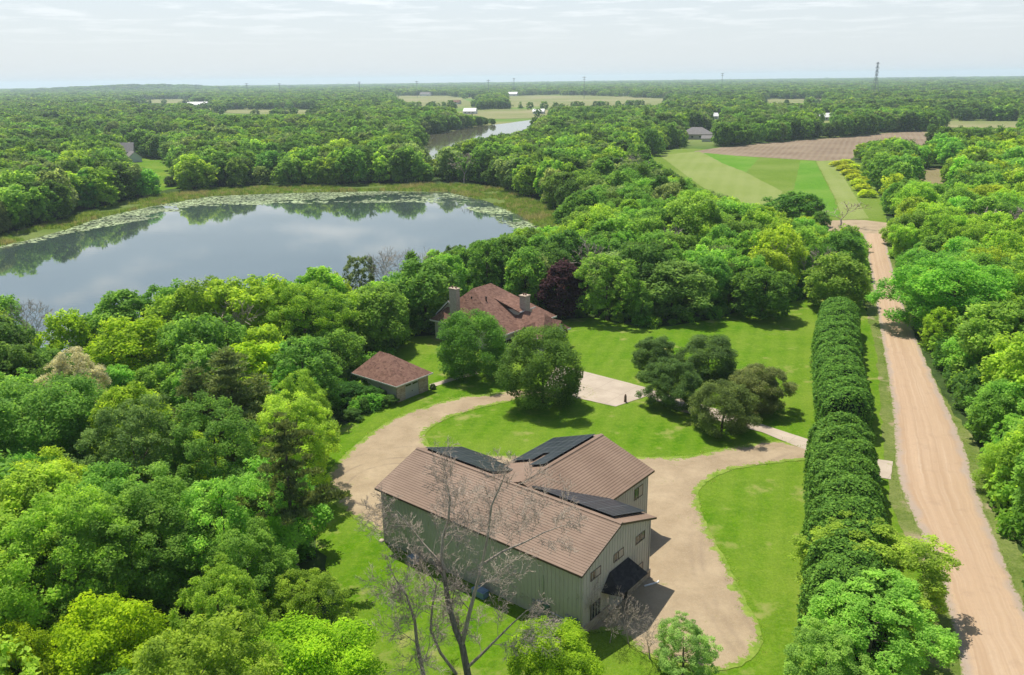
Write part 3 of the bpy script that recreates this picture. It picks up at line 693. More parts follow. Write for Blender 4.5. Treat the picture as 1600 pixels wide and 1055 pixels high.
hero('broadleaf_tree', 'tree', 318, 622, 180, 15.5, 'loose', (0.134, 0.288, 0.045), 'large feathery fresh green tree just left of the tall bare-trunked pine', 1, lod=0)
hero('pine_tree', 'pine', 352, 548, 165, 15, 'pine', (.155, .205, .062), 'broad dull olive pine in the middle of the left wood', 0, lod=0)
hero('pine_tree', 'pine', 300, 570, 120, 14, 'pine', (.155, .205, .062), 'second dull olive pine beside the broad one in the left wood', 1, lod=0)
# the tall pine with a bare lower trunk
p = G(437, 655, 18)
root = tag(empty('pine_tree', (p[0], p[1], 0)), 'tall pine with a bare leaning trunk at the lawn edge left of the shed', 'pine')
c = link('crown', pine_mesh('crown', 77, 18.2, 3.8, 8.6, 15000, .42, M['needle'], .5), root); c.color = (.15, .215, .06, 1)
link('trunk', trunk_mesh('trunk', 5, 17.0, .30, 2.2, M['bark'], 8, 1, 0.0, 8), root)
PLACED.append((p[0], p[1], 2.5)); HERO.append((p[0], p[1], 18, 3.5))
# leafless trees
hero('bare_tree', 'bare tree', 32, 470, 85, 14, 'bare', 'deep green', 'leafless dark tree at the left edge beside the water', 0, lod=0)
hero('bare_tree', 'bare tree', 604, 386, 62, 14, 'bare', 'deep green', 'leafless tree against the lake behind the garage, with several upright stems', 1, lod=0)
hero('bare_tree', 'bare tree', 650, 384, 50, 13, 'bare', 'deep green', 'slimmer leafless tree against the lake nearer to the big house', 2, lod=0)
hero('broadleaf_tree', 'tree', 560, 396, 60, 13, 'loose', (0.141, 0.200, 0.068), 'thin pale green tree against the lake behind the garage', 2)
hero('bare_tree', 'bare tree', 1317, 316, 62, 8.5, 'bare', 'deep green', 'leafless round tree at the crossroads at the end of the dirt road', 3)
hero('bare_tree', 'bare tree', 1052, 350, 60, 13, 'bare', 'deep green', 'grey leafless tree in the wood between lake and back lawn', 0)
hero('bare_tree', 'bare tree', 1545, 322, 90, 13, 'bare', 'deep green', 'grey leafless tree in the wood right of the crossroads', 1)
hero('bare_tree', 'bare tree', 1590, 318, 70, 13, 'bare', 'deep green', 'grey leafless tree at the right edge of the picture beyond the crossroads', 2)
hero('bare_tree', 'bare tree', 184, 192, 26, 15, 'bare', 'deep green', 'brownish leafless tree above the grey house across the lake', 3)
hero('broadleaf_tree', 'tree', 420, 237, 40, 12, 'tall', (0.051, 0.163, 0.030), 'upright dark tree at the far lake shore right of the clearing', 0)
hero('broadleaf_tree', 'tree', 265, 275, 22, 5, 'round', (0.077, 0.138, 0.045), 'small round tree standing alone on the clearing across the lake', 1)
hero('broadleaf_tree', 'tree', 296, 266, 40, 8, 'round', (0.128, 0.237, 0.030), 'bright rounded tree on the lake shore just right of the clearing', 2)
hero('broadleaf_tree', 'tree', 685, 247, 36, 9, 'round', (0.218, 0.300, 0.030), 'yellow-green tree where the lake narrows toward the far pond', 0)

def dead_leader(m, pts, r0, r1, seed, twigs=11, tl=4.2):
    g = random.Random(seed); P = [Vector(p) for p in pts]; n = len(P) - 1
    from mathutils import Quaternion
    def branch(p, d, l, r, lv):
        k = 4 if lv < 2 else 3; gx = Vector((g.gauss(0, .1), g.gauss(0, .1), 0))
        for i in range(k):
            d = (d + Vector((g.gauss(0, .13), g.gauss(0, .13), g.gauss(.02, .07))) + gx).normalized(); q = p + d * (l / k)
            m.tube(p, q, max(r, .011), max(r * .78, .009), 5 if lv == 0 else 3); p = q; r *= .78
            if lv < 3:
                for _ in range(2 if lv else 2):
                    s = d.orthogonal().normalized(); s.rotate(Quaternion(d, g.uniform(0, 6.28)))
                    branch(p, (d * .75 + s * g.uniform(.45, .95)).normalized(), l * g.uniform(.32, .55), r * .5, lv + 1)
    for i in range(n):
        ra = r0 + (r1 - r0) * i / n; rb = r0 + (r1 - r0) * (i + 1) / n
        m.tube(P[i], P[i + 1], ra, rb, 8)
        if i >= 1:
            for _ in range(max(1, twigs // n)):
                d = (P[i + 1] - P[i]).normalized(); s = d.orthogonal().normalized(); s.rotate(Quaternion(d, g.uniform(0, 6.28)))
                branch(P[i].lerp(P[i + 1], g.random()), (d * .55 + s * .8).normalized(), tl * g.uniform(.55, 1.1) * (1 - .4 * i / n), rb * .34, 0)
    branch(P[-1], (P[-1] - P[-2]).normalized(), tl * .4, r1 * .8, 0)
def leader_pts(base, pix):
    """a stem over one spot: heights from how far up each point stands over the base (the tree grows in one upright plane facing the yard)"""
    bd = PX((base[0], base[1], 0))[2]; out = []
    for (x, y), off in pix:
        d = FW + CR * (x - 800) / FPX - CU * (y - 527.5) / FPX; t = (base[1] + off) / d[1]
        out.append((d[0] * t - base[0], off, CAM_H + d[2] * t))
    return out
db = (-3.6, 57.2)
root = tag(empty('dead_tree', (db[0], db[1], 0)), 'big dead tree with two bare grey leaders in front of the shed', 'dead tree')
m = MB(); dead_leader(m, [(0.1, 0, -.3)] + leader_pts(db, [((731, 1055), 0), ((722, 1008), 0.1), ((712, 985), .3), ((700, 940), .5), ((695, 905), .6)]), .33, .18, 1, 3, 3.0)
m.build('trunk', M['dead_bark_dark'], root)
m = MB(); dead_leader(m, leader_pts(db, [((695, 905), .6), ((690, 870), .8), ((692, 840), 1.0), ((701, 810), 1.0), ((703, 780), 1.1), ((699, 758), 1.2)]), .16, .05, 2, 14, 4.8)
m.build('limb', M['dead_bark'], root)
m = MB(); dead_leader(m, leader_pts(db, [((722, 1008), .1), ((733, 960), -.3), ((742, 925), -.5), ((752, 890), -.6), ((762, 840), -.8), ((768, 790), -.8), ((785, 752), -.9)]), .19, .05, 3, 12, 4.6)
m.build('limb', M['dead_bark'], root)
m = MB(); dead_leader(m, leader_pts(db, [((728, 1045), 0), ((750, 1025), -.5), ((775, 1000), -1.0), ((800, 975), -1.5), ((822, 955), -1.8)]), .15, .04, 4, 10, 3.8)
m.build('limb', M['dead_bark'], root)
m = MB(); dead_leader(m, leader_pts(db, [((700, 895), .6), ((682, 872), .9), ((660, 848), 1.4), ((640, 822), 1.8), ((622, 800), 2.2)]), .11, .03, 14, 10, 4.2)
m.build('limb', M['dead_bark'], root)
m = MB(); dead_leader(m, leader_pts(db, [((757, 880), -.6), ((785, 862), -.4), ((818, 848), 0), ((850, 832), .3), ((878, 822), .6)]), .11, .03, 15, 9, 3.6)
m.build('limb', M['dead_bark'], root)
db2 = (-7.0, 57.0)
root = tag(empty('dead_tree', (db2[0], db2[1], 0)), 'smaller slender dead tree left of the big dead tree', 'dead tree')
m = MB(); dead_leader(m, [(0, 0, -.3)] + leader_pts(db2, [((662, 1055), 0), ((652, 1010), .2), ((648, 970), .4), ((635, 930), .5), ((618, 905), .5)]), .22, .05, 5, 16, 4.4)
m.build('trunk', M['dead_bark'], root)
db3 = (-4.9, 58.6)
root = tag(empty('dead_tree', (db3[0], db3[1], 0)), 'thin dead stem close behind the big dead tree', 'dead tree')
m = MB(); dead_leader(m, [(0, 0, -.3)] + leader_pts(db3, [((688, 1020), 0), ((673, 985), .2), ((675, 950), .3), ((682, 915), .3), ((668, 890), .3)]), .15, .04, 6, 14, 4.2)
m.build('trunk', M['dead_bark'], root)
for i, (x, y, w, h, lb) in enumerate([(922, 895, 60, 6.0, 'leafless shrub leaning on the front corner of the shed'), (955, 935, 50, 4.6, 'leafless shrub beside the gravel yard below the shed door'), (985, 930, 50, 5.0, 'tall twiggy leafless shrub at the edge of the gravel yard'), (1018, 968, 60, 4.0, 'low leafless shrub beside the slim grey-green tree'), (860, 905, 70, 3.0, 'low bare bush against the long wall of the shed under the meters')]):
    hero('bare_shrub', 'bare shrub', x, y, w, h, 'bare', 'deep green', lb, 4 + i % 3, 'leafless shrubs round the shed', 0)
for x, y, r_ in [(-3.6, 57.2, 3), (-7, 57, 2.5)]: PLACED.append((x, y, r_))

# yellow-green shrub row between hay field and road, and shrubs near the garage
for i, (x, y) in enumerate([(1312, 251), (1320, 257), (1328, 264), (1335, 271), (1342, 279), (1349, 287), (1356, 296), (1322, 249), (1333, 256), (1343, 266), (1352, 276)]):
    hero('shrub', 'shrub', x, y, 26, 3.2, 'round', (.44, .54, .03), 'yellow-green shrub in the row between the striped hay field and the road trees', i % 3, 'yellow-green shrub row by the hay field', 2)
for x, y, w, h, c_, lb in [(578, 605, 40, 2.4, (.06, .17, .02), 'bright leafy shrub against the side wall of the small garage'), (545, 600, 56, 2.8, (.05, .14, .018), 'tall dark shrub behind the bright one beside the garage'), (608, 618, 26, 1.6, (.09, .2, .03), 'low leafy plant at the front corner of the garage'), (676, 600, 10, .9, (.05, .12, .025), 'small shrub at the garage corner by the concrete path'),
                           (500, 655, 40, 2.0, (.05, .14, .02), 'low bush at the weedy lawn edge beside the gravel loop'), (548, 640, 34, 1.5, (.08, .18, .03), 'light low bush in the weedy bed below the garage')]:
    hero('shrub', 'shrub', x, y, w, h, 'round2', c_, lb, 1, None, 1)

# clipped hedges
def hedge(pts, width, height, seed, nleaf, label, ls=.34):
    g = np.random.default_rng(seed); A = np.array(smooth_poly(pts, .5, closed=False)); s = np.concatenate([[0], np.cumsum(np.linalg.norm(np.diff(A, axis=0), axis=1))]); L = s[-1]
    def surf(q, th):     # distance along, angle over the section (0 = left foot, pi = right foot)
        x = np.interp(q, s, A[:, 0]); y = np.interp(q, s, A[:, 1]); x2 = np.interp(q + .3, s, A[:, 0]); y2 = np.interp(q + .3, s, A[:, 1]); x1 = np.interp(q - .3, s, A[:, 0]); y1 = np.interp(q - .3, s, A[:, 1])
        tx, ty = x2 - x1, y2 - y1; l = np.hypot(tx, ty) + 1e-9; nx, ny = ty / l, -tx / l
        e = np.clip(np.minimum(q, L - q) / 2.4, 0, 1); e = np.sqrt(1 - (1 - e) ** 2) * .85 + .15
        ph = q / 2.35 + .25 * np.sin(q * .37 + seed); k = ph - np.floor(ph) - .5; tree = np.floor(ph)
        rv = np.sin(tree * 12.9898 + seed) * 43758.5; rv = rv - np.floor(rv)
        bump = (1 - .42 * k ** 2) * (.93 + .10 * rv)
        c, sn = -np.cos(th), np.sin(th)
        hx = c * (1 + .3 * (1 - c * c)) * width / 2 * bump * e * (1 + .05 * np.sin(q * 2.1 + 3 * th)); hz_ = np.abs(sn) ** .6 * height * (.45 + .55 * bump) * (.35 + .65 * e) * (1 + .04 * np.sin(q * 1.3 - 4 * th))
        return np.stack([x + nx * hx, y + ny * hx, hz_ + .05], -1)
    q = g.uniform(0, L, nleaf); th = g.uniform(.02, math.pi - .02, nleaf)
    Pq = surf(q, th); d1 = surf(q + .1, th) - Pq; d2 = surf(q, th + .05) - Pq; N = np.cross(d2, d1); N /= np.linalg.norm(N, axis=1)[:, None] + 1e-9
    cen = surf(q, np.full(nleaf, math.pi / 2)); cen[:, 2] *= .4; sgn = np.sign((N * (Pq - cen)).sum(1))[:, None]; sgn[sgn == 0] = 1; N *= sgn
    clump = np.array([mnoise.noise(Vector((p[0] * .9, p[1] * .9, p[2] * .9))) for p in Pq])
    Pq = Pq + N * (clump[:, None] * .38 + g.uniform(-.22, .10, (nleaf, 1)))
    N = N * .7 + np.array([0, 0, .4]) + g.normal(size=(nleaf, 3)) * .40; N /= np.linalg.norm(N, axis=1)[:, None]
    T = np.cross(N, g.normal(size=(nleaf, 3))); T /= np.linalg.norm(T, axis=1)[:, None]; B = np.cross(N, T)
    l = (ls * g.uniform(.6, 1.3, nleaf))[:, None]; w = l * .55
    v = np.stack([Pq - T * l * .5, Pq + B * w * .5, Pq + T * l * .5, Pq - B * w * .5], 1).reshape(-1, 3); v[:, 2] = np.maximum(v[:, 2], .04)
    root = tag(empty('hedge', (A[0][0], A[0][1], 0)), label, 'hedge', 'tall clipped hedges along the dirt road')
    v[:, :2] -= A[0]
    o = link('foliage', mesh('foliage', v, np.arange(nleaf * 4).reshape(-1, 4), M['needle'], np.clip(.5 + .35 * np.array([mnoise.noise(Vector((p[0] * 2, p[1] * 2, p[2] * 2))) for p in Pq]) + g.uniform(-.4, .4, nleaf), 0, 1)), root); o.color = (.100, .245, .028, 1)
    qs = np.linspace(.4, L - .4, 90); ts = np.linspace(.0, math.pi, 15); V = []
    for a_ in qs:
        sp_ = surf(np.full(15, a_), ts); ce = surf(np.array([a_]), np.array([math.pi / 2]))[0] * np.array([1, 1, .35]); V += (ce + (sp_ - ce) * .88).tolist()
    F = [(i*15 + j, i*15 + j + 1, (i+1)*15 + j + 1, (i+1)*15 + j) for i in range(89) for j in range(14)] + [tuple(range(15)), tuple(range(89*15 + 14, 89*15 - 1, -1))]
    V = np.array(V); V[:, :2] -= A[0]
    k = link('branches', mesh('branches', V, F, M['needle']), root); k.color = (.02, .045, .012, 1)  # solid core hull, its foliage green darkened to stand for the shade within
    for i, q_ in enumerate(A[::6]): PLACED.append((q_[0], q_[1], width * .5))
n_ = np.array([.943, -.332])
hedge([np.array([24.6, 59.5]) + n_ * 3.5, np.array([27.3, 67.1]) + n_ * 3.5, np.array([33.0, 83.0]) + n_ * 3.5, np.array([38.6, 99.2]) + n_ * 3.6], 7.9, 7.6, 3, 62000, 'tall clipped evergreen hedge between big lawn and dirt road, nearer than the drive')
hedge([np.array([42.0, 105.6]) + n_ * 3.6, np.array([48.9, 126.6]) + n_ * 3.5, np.array([53.6, 139.4]) + n_ * 3.4, np.array([61.6, 158.5]) + n_ * 3.2], 7.6, 6.9, 8, 62000, 'tall clipped evergreen hedge along the dirt road, beyond the drive')

# ------------------------------------------------------------------ the woods: single trees where the photo shows them, the far mass behind
FARHOUSES += [(-249, 557, 14), (-232, 545, 12), (150, 679, 15), (160, 672, 8)]
HOUSE_SPOTS = [((1110, 186), 1), ((842, 178), 2), ((310, 167), 3), ((800, 150), 4), ((665, 150), 5), ((1290, 188), 6), ((522, 163), 7), ((660, 152), 8), ((978, 150), 9), ((1200, 149), 10), ((735, 178), 11), ((712, 163), 12), ((1400, 180), 13), ((1318, 155), 14)]
for (px_, py_), _ in HOUSE_SPOTS:
    q = G(px_, py_); FARHOUSES.append((q[0], q[1], 16))
    for k in (1, 2, 3, 4, 5): FARHOUSES.append((q[0] * (1 - .016 * k), q[1] * (1 - .016 * k), 15))
def scatter(r0, r1, cell, seed, jit=.42, amax=.62):
    g = np.random.default_rng(seed); n = int(2 * r1 / cell) + 2
    if amax < 1.5:
        ys = np.arange(0, r1, cell)
    else: ys = np.arange(-r1, r1, cell)
    xs = np.arange(-r1, r1, cell); X, Y = np.meshgrid(xs, ys); X = X.ravel() + g.uniform(-jit, jit, X.size) * cell; Y = Y.ravel() + g.uniform(-jit, jit, Y.size) * cell
    R = np.hypot(X, Y); A = np.arctan2(X, Y); k = (R >= r0) & (R < r1) & (np.abs(A) < amax)
    return X[k], Y[k]
def clear_of_placed(X, Y, own=2.6):
    ok = np.ones(X.shape, bool)
    for x, y, r_ in PLACED: ok &= np.hypot(X - x, Y - y) > r_ * .72 + own
    return ok
# what the photo shows over the tree tops: a tree that would stand in front of it is lower or left out
SEEN = [[(1285, 345), (1388, 346), (1388, 376), (1350, 374), (1290, 362)], [(702, 482), (716, 450), (765, 440), (832, 462), (878, 508), (860, 520), (720, 520)], [(560, 588), (600, 546), (625, 552), (676, 580), (668, 610), (622, 632), (605, 615)], [(505, 765), (520, 730), (600, 668), (700, 628), (800, 612), (800, 640), (660, 690), (640, 720), (600, 830), (520, 790)], [(480, 800), (560, 810), (600, 860), (560, 920), (520, 900)], [(0, 366), (130, 338), (240, 312), (330, 299), (450, 294), (600, 291), (700, 291), (770, 300), (850, 322), (893, 350), (865, 352), (815, 355), (768, 372), (690, 384), (620, 400), (560, 398), (510, 418), (470, 397), (410, 396), (330, 402), (268, 418), (250, 438), (200, 438), (120, 462), (60, 480), (0, 488)],
        [(1010, 248), (1060, 233), (1095, 231), (1200, 222), (1330, 213), (1410, 208), (1480, 220), (1440, 226), (1400, 216), (1345, 222), (1325, 248), (1345, 262), (1372, 345), (1330, 345), (1290, 312), (1235, 300), (1215, 322), (1165, 318), (1120, 302), (1080, 288), (1040, 262)],
        [(650, 215), (690, 209), (730, 208), (762, 198), (836, 190), (830, 200), (790, 210), (735, 218), (690, 230), (685, 248), (665, 250), (662, 232)], [(236, 303), (262, 300), (290, 298), (262, 262), (245, 262)], [(1418, 266), (1505, 269), (1495, 284), (1440, 287)],
        [(625, 500), (700, 520), (720, 500), (1240, 500), (1262, 480), (1262, 700), (1000, 700), (520, 700), (640, 560)], [(1440, 191), (1600, 192), (1600, 199), (1490, 199)],
        [(612, 150), (745, 150), (745, 166), (650, 166)], [(790, 150), (930, 150), (1045, 155), (1030, 164), (800, 167)], [(690, 172), (770, 172), (840, 176), (840, 182), (760, 184)], [(205, 155), (300, 155), (300, 161), (215, 161)], [(325, 172), (490, 173), (490, 178), (340, 179)], [(1190, 156), (1285, 155), (1285, 161), (1195, 161)], [(720, 150), (745, 152), (745, 168), (700, 168)],
        [(1388, 352), (1352, 352), (1350, 380), (1376, 470), (1392, 560), (1415, 560), (1408, 470)], [(184, 226), (216, 226), (222, 256), (262, 262), (240, 268), (205, 256)], [(1068, 200), (1116, 200), (1116, 218), (1075, 216)], [(1108, 180), (1124, 180), (1124, 188), (1108, 188)], [(832, 168), (856, 168), (856, 182), (832, 182)], [(300, 160), (330, 160), (330, 170), (300, 170)], [(1280, 182), (1302, 182), (1302, 192), (1280, 192)]]
SEEN = [np.array(q, float) for q in SEEN]
def pixels(X, Y, Z):
    D = np.stack([X, Y, Z - CAM_H], 1); z = D @ FW; return 800 + FPX * (D @ CR) / z, 527.5 - FPX * (D @ CU) / z
def clear_height(X, Y, H_, lowest=.5):
    """lower each tree until it no longer covers a place that the photo shows free; 0 = no room for a tree"""
    Hn = H_.copy(); todo = np.ones(len(X), bool); dd = np.hypot(X, Y)
    for f in (1, .9, .8, .7, .6, .5, .4):
        if f < lowest: break
        k = np.where(todo)[0]; x, y, h, d = X[k], Y[k], H_[k] * f, dd[k]; bad = np.zeros(len(k), bool); rr = .36 * h * FPX / d
        pts = []
        for fr, off in ((.97, 0), (.88, -.6), (.88, .6), (.62, -1), (.62, 1), (.75, 0), (.5, 0), (.3, 0)):
            px_, py_ = pixels(x, y, h * fr); pts.append((px_ + rr * off, py_))
        for q in SEEN:
            for a_, b_ in pts: bad |= inside(q, a_, b_)
        for q, hd in HERO_SEEN:
            m_ = d < hd - 1.5
            if m_.any():
                for a_, b_ in pts[:5]: bad[m_] |= inside(q, a_[m_], b_[m_])
        Hn[k[~bad]] = h[~bad]; todo[k[~bad]] = False
    Hn[todo] = 0
    return Hn
cand = []
for r0, r1, cell, seed in ((38, 330, 6.9, 1), (330, 560, 8.0, 2)):
    X, Y = scatter(r0, r1, cell, seed, amax=.76); k = woods_mask(X, Y); X, Y = X[k], Y[k]; k = clear_of_placed(X, Y); X, Y = X[k], Y[k]
    # nothing in the yard views: the strip between camera and lawn at the bottom stays open
    cand.append(np.stack([X, Y], 1))
cand = np.concatenate(cand)
g = np.random.default_rng(11)
def lownoise(x, y, s, k): return mnoise.noise(Vector((x * s, y * s, k)))
T = []
for x, y in cand:
    d = math.hypot(x, y); px_, py_, _ = PX((x, y, 6))
    right_wood = x > 40 and x > .28 * y
    h = g.normal(13.2, 1.7) + 2.0 * lownoise(x, y, .03, 4)
    if right_wood: h = g.normal(12.3, 1.6) + 1.5 * lownoise(x, y, .03, 4)
    if d > 330: h += 1.6
    # lower growth along the road and the wood edges
    dr = float(dist_poly(OPEN[8][0], np.array([x]), np.array([y]))[0]) if d < 330 and x > 30 else 99
    if dr < 5.5: h *= g.uniform(.5, .8)
    elif dr < 9: h *= g.uniform(.75, 1.0)
    if d < 60 and x > -14: h = min(h, 5)
    near = d < 125
    if 62 < d < 112 and x < -18: h *= 1.16; 
    h = float(np.clip(h, 3.5, 18))
    v = lownoise(x, y, .035, 0) + .55 * g.normal() * .5; w_ = lownoise(x, y, .05, 9) + .4 * g.normal() * .5
    if right_wood: tone = 'lime green' if w_ > .42 else 'yellow-green' if v > .12 else 'mid green' if v < -.42 else 'fresh green'
    elif d < 200 and x < 5: tone = 'lime green' if (v > .33 and d > 85) else 'yellow-green' if v > .18 else 'deep green' if v < -.5 else 'mid green' if v < -.1 else 'fresh green'
    elif d > 270: tone = 'deep green' if v < -.28 else 'grey-green' if w_ > .36 else 'yellow-green' if v > .36 else 'mid green' if v < .1 else 'fresh green'
    else: tone = 'grey-green' if w_ > .45 else 'yellow-green' if v > .32 else 'deep green' if v < -.42 else 'fresh green' if v > -.02 else 'mid green'
    if near and tone in ('deep green', 'grey-green'): tone = 'fresh green' if g.random() < .6 else 'mid green'
    u = g.random(); shape = 'round' if u < .30 else 'round2' if u < .52 else 'tall' if u < .72 else 'vase' if u < .84 else 'loose'
    if d < 120 and g.random() < .42: shape = 'loose'
    if w_ < -.55 and g.random() < .5: shape, tone = 'pine', 'deep green'
    if d > 135 and g.random() < .045: shape = 'bare'
    T.append([x, y, h, shape, tone, float(g.uniform(.86, 1.22)), int(g.integers(0, 4)), d])
hh = clear_height(np.array([t[0] for t in T]), np.array([t[1] for t in T]), np.array([t[2] for t in T]), .38)
for t, h in zip(T, hh): t[2] = float(h)
T = [t for t in T if t[2] > 2.5]
# how much of each shows: paint crowns near to far on a coarse picture
GW, GH = 480, 317; occ = np.zeros((GH, GW), bool); yy, xx = np.mgrid[0:GH, 0:GW]; sc_ = GW / 1600
def crown_rw(t): return (3.9 * t[2] / 14 if t[3] == 'pine' else 4.4 * t[2] / 12 if t[3] == 'bare' else SH[t[3]][1] * t[2] / 13) * t[5]
items = [(t[7], i, t[0], t[1], t[2], crown_rw(t)) for i, t in enumerate(T)] + [(math.hypot(x, y), -1, x, y, h, r_) for x, y, h, r_ in HERO]
items.sort(); vis = np.zeros(len(T)); vis_lo = np.zeros(len(T))
for d, i, x, y, h, r_ in items:
    cx, cy, z = PX((x, y, h * .56)); a_ = r_ * .92 * FPX / z * sc_; b_ = h * .46 * FPX / z * sc_; cx *= sc_; cy *= sc_
    x0, x1, y0, y1 = int(max(0, cx - a_)), int(min(GW, cx + a_ + 2)), int(max(0, cy - b_)), int(min(GH, cy + b_ + 2))
    if x1 <= x0 or y1 <= y0: continue
    e = ((xx[y0:y1, x0:x1] - cx) / a_) ** 2 + ((yy[y0:y1, x0:x1] - cy) / b_) ** 2 < 1
    n = e & ~occ[y0:y1, x0:x1]
    if i >= 0: vis[i] = n.sum()
    if h > 2.5: occ[y0:y1, x0:x1] |= e
N_SINGLE = 268
order = np.argsort(-vis)[:N_SINGLE]; order = [int(i) for i in order if vis[i] > 2]
single = set(order)

# names of places for the labels
def place_of(x, y):
    px_, py_, _ = PX((x, y, 6)); d = math.hypot(x, y)
    if x > 40 and x > .28 * y:
        if y < 85: return 'beside the dirt road near the bottom right corner'
        if y < 125: return 'across the road from the drive'
        if y < 170: return 'across the road from the far hedge'
        if y < 235: return 'right of the road halfway to the crossroads'
        if y < 290: return 'right of the road close to the crossroads'
        if y < 380: return 'beyond the crossroads on the right'
        return 'between the ploughed field and the right edge'
    if d < 78 and x < -10: return 'at the bottom of the left wood'
    if y < 112 and x < -10: return 'in the left wood beside the shed'
    if y < 145 and x < -22 : return 'in the left wood behind the pines'
    if y < 215 and x < -18: return 'in the wood between garage and lake'
    if y < 215 and x < 25: return 'behind the big house'
    if y < 215: return 'at the back edge of the house lawn'
    if y < 280 and x > 0: return 'in the wood beyond the back lawn'
    if x > -5 and y < 345: return 'near the lower end of the hay field'
    if x > -62 and y >= 280 and y < 440: return 'on the right shore of the lake'
    if x > -62: return 'between the lake and the hay field'
    if x < -.52 * y: return 'across the lake at the left edge'
    if x < -.405 * y: return 'across the lake left of the clearing'
    if x < -.28 * y: return 'across the lake right of the clearing'
    return 'across the lake where the far shore ends'
ORD = ['', 'first', 'second', 'third', 'fourth', 'fifth', 'sixth', 'seventh', 'eighth', 'ninth', 'tenth', 'eleventh', 'twelfth', 'thirteenth', 'fourteenth', 'fifteenth', 'sixteenth', 'seventeenth', 'eighteenth', 'nineteenth', 'twentieth']
grp = {}
for i in order:
    t = T[i]; key = (place_of(t[0], t[1]), '' if t[3] == 'bare' else t[4], SHNAME[t[3]]); grp.setdefault(key, []).append(i)
for (pl, tone, shp), ids in grp.items():
    ids.sort(key=lambda i: PX((T[i][0], T[i][1], T[i][2] * .6))[0])
    noun = {'conifer': 'pine', 'bare': 'leafless tree'}.get(shp, shp + ' tree')
    for k, i in enumerate(ids):
        t = T[i]
        head = ('only ' if len(ids) == 1 else 'leftmost ' if k == 0 else 'rightmost ' if k == len(ids) - 1 else (ORD[k + 1] if k + 1 < len(ORD) else 'later') + ' from left, ')
        lb = f'{head}{tone + " " if tone else ""}{noun} {pl}'
        nm, ct = ('pine_tree', 'pine') if t[3] == 'pine' else ('bare_tree', 'bare tree') if t[3] == 'bare' else ('broadleaf_tree', 'tree')
        j = 1 + random.uniform(-.14, .14); c_ = PAL[t[4]]; c_ = (c_[0] * j * random.uniform(.9, 1.12), c_[1] * j, c_[2] * j)
        place_tree(nm, ct, (t[0], t[1]), t[2], t[3], t[6], lod_of(t[7]), c_, random.uniform(0, 6.28), t[5], lb, ('pines ' if nm == 'pine_tree' else 'leafless trees ' if nm == 'bare_tree' else 'trees ') + pl)

# everything else of the woods: one mass per kind, instanced from a few models kept out of the scene
LEAF_OF = {}
def leaf_of(col):
    if col not in LEAF_OF: LEAF_OF[col] = mat_leaf('leaf_mass', col=col)
    return LEAF_OF[col]
def kit(name, objs):
    c = bpy.data.collections.new(name)
    for i, (me, col) in enumerate(objs):
        o = bpy.data.objects.new('%s_%03d' % (name, i), me); c.objects.link(o)
        o.material_slots[0].link = 'OBJECT'; o.material_slots[0].material = leaf_of(col)
    return c
def mass(name, pts, rot, scl, idx, coll, kind='stuff', z=None, label=None):
    me = bpy.data.meshes.new(name); n = len(pts); P = np.zeros((n, 3), np.float32); P[:, :2] = pts[:, :2]
    if z is not None: P[:, 2] = z
    me.vertices.add(n); me.vertices.foreach_set('co', P.ravel())
    for nm, ty, val in (('irot', 'FLOAT_VECTOR', rot), ('iscl', 'FLOAT_VECTOR', scl)):
        a_ = me.attributes.new(nm, ty, 'POINT'); a_.data.foreach_set('vector', np.asarray(val, np.float32).ravel())
    a_ = me.attributes.new('iidx', 'INT', 'POINT'); a_.data.foreach_set('value', np.asarray(idx, np.int32))
    o = link(name, me); tag(o, label, None, None, kind)
    ng = bpy.data.node_groups.new(name + '_nodes', 'GeometryNodeTree')
    ng.interface.new_socket('Geometry', in_out='INPUT', socket_type='NodeSocketGeometry'); ng.interface.new_socket('Geometry', in_out='OUTPUT', socket_type='NodeSocketGeometry')
    gi = ng.nodes.new('NodeGroupInput'); go = ng.nodes.new('NodeGroupOutput'); ip = ng.nodes.new('GeometryNodeInstanceOnPoints'); ci = ng.nodes.new('GeometryNodeCollectionInfo')
    ci.inputs['Collection'].default_value = coll; ci.inputs['Separate Children'].default_value = True; ci.inputs['Reset Children'].default_value = True
    def na(nm, ty):
        q = ng.nodes.new('GeometryNodeInputNamedAttribute'); q.data_type = ty; q.inputs['Name'].default_value = nm; return q.outputs['Attribute']
    L = ng.links.new
    L(gi.outputs[0], ip.inputs['Points']); L(ci.outputs[0], ip.inputs['Instance']); ip.inputs['Pick Instance'].default_value = True
    L(na('iidx', 'INT'), ip.inputs['Instance Index']); L(na('irot', 'FLOAT_VECTOR'), ip.inputs['Rotation']); L(na('iscl', 'FLOAT_VECTOR'), ip.inputs['Scale'])
    L(ip.outputs[0], go.inputs[0])
    md = o.modifiers.new('scatter', 'NODES'); md.node_group = ng
    return o
tones = list(PAL); KIT = {}
def tree_kit(lod):
    objs = []
    for tn in tones:
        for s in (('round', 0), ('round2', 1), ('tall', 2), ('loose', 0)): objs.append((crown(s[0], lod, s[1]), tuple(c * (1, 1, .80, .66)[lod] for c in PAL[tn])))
    objs.append((pine(lod, 0), PAL['deep green'])); objs.append((pine(lod, 1), PAL['deep green']))
    return kit('wood_lod%d' % lod, objs)
rest = [T[i] for i in range(len(T)) if i not in single and T[i][3] != 'bare']
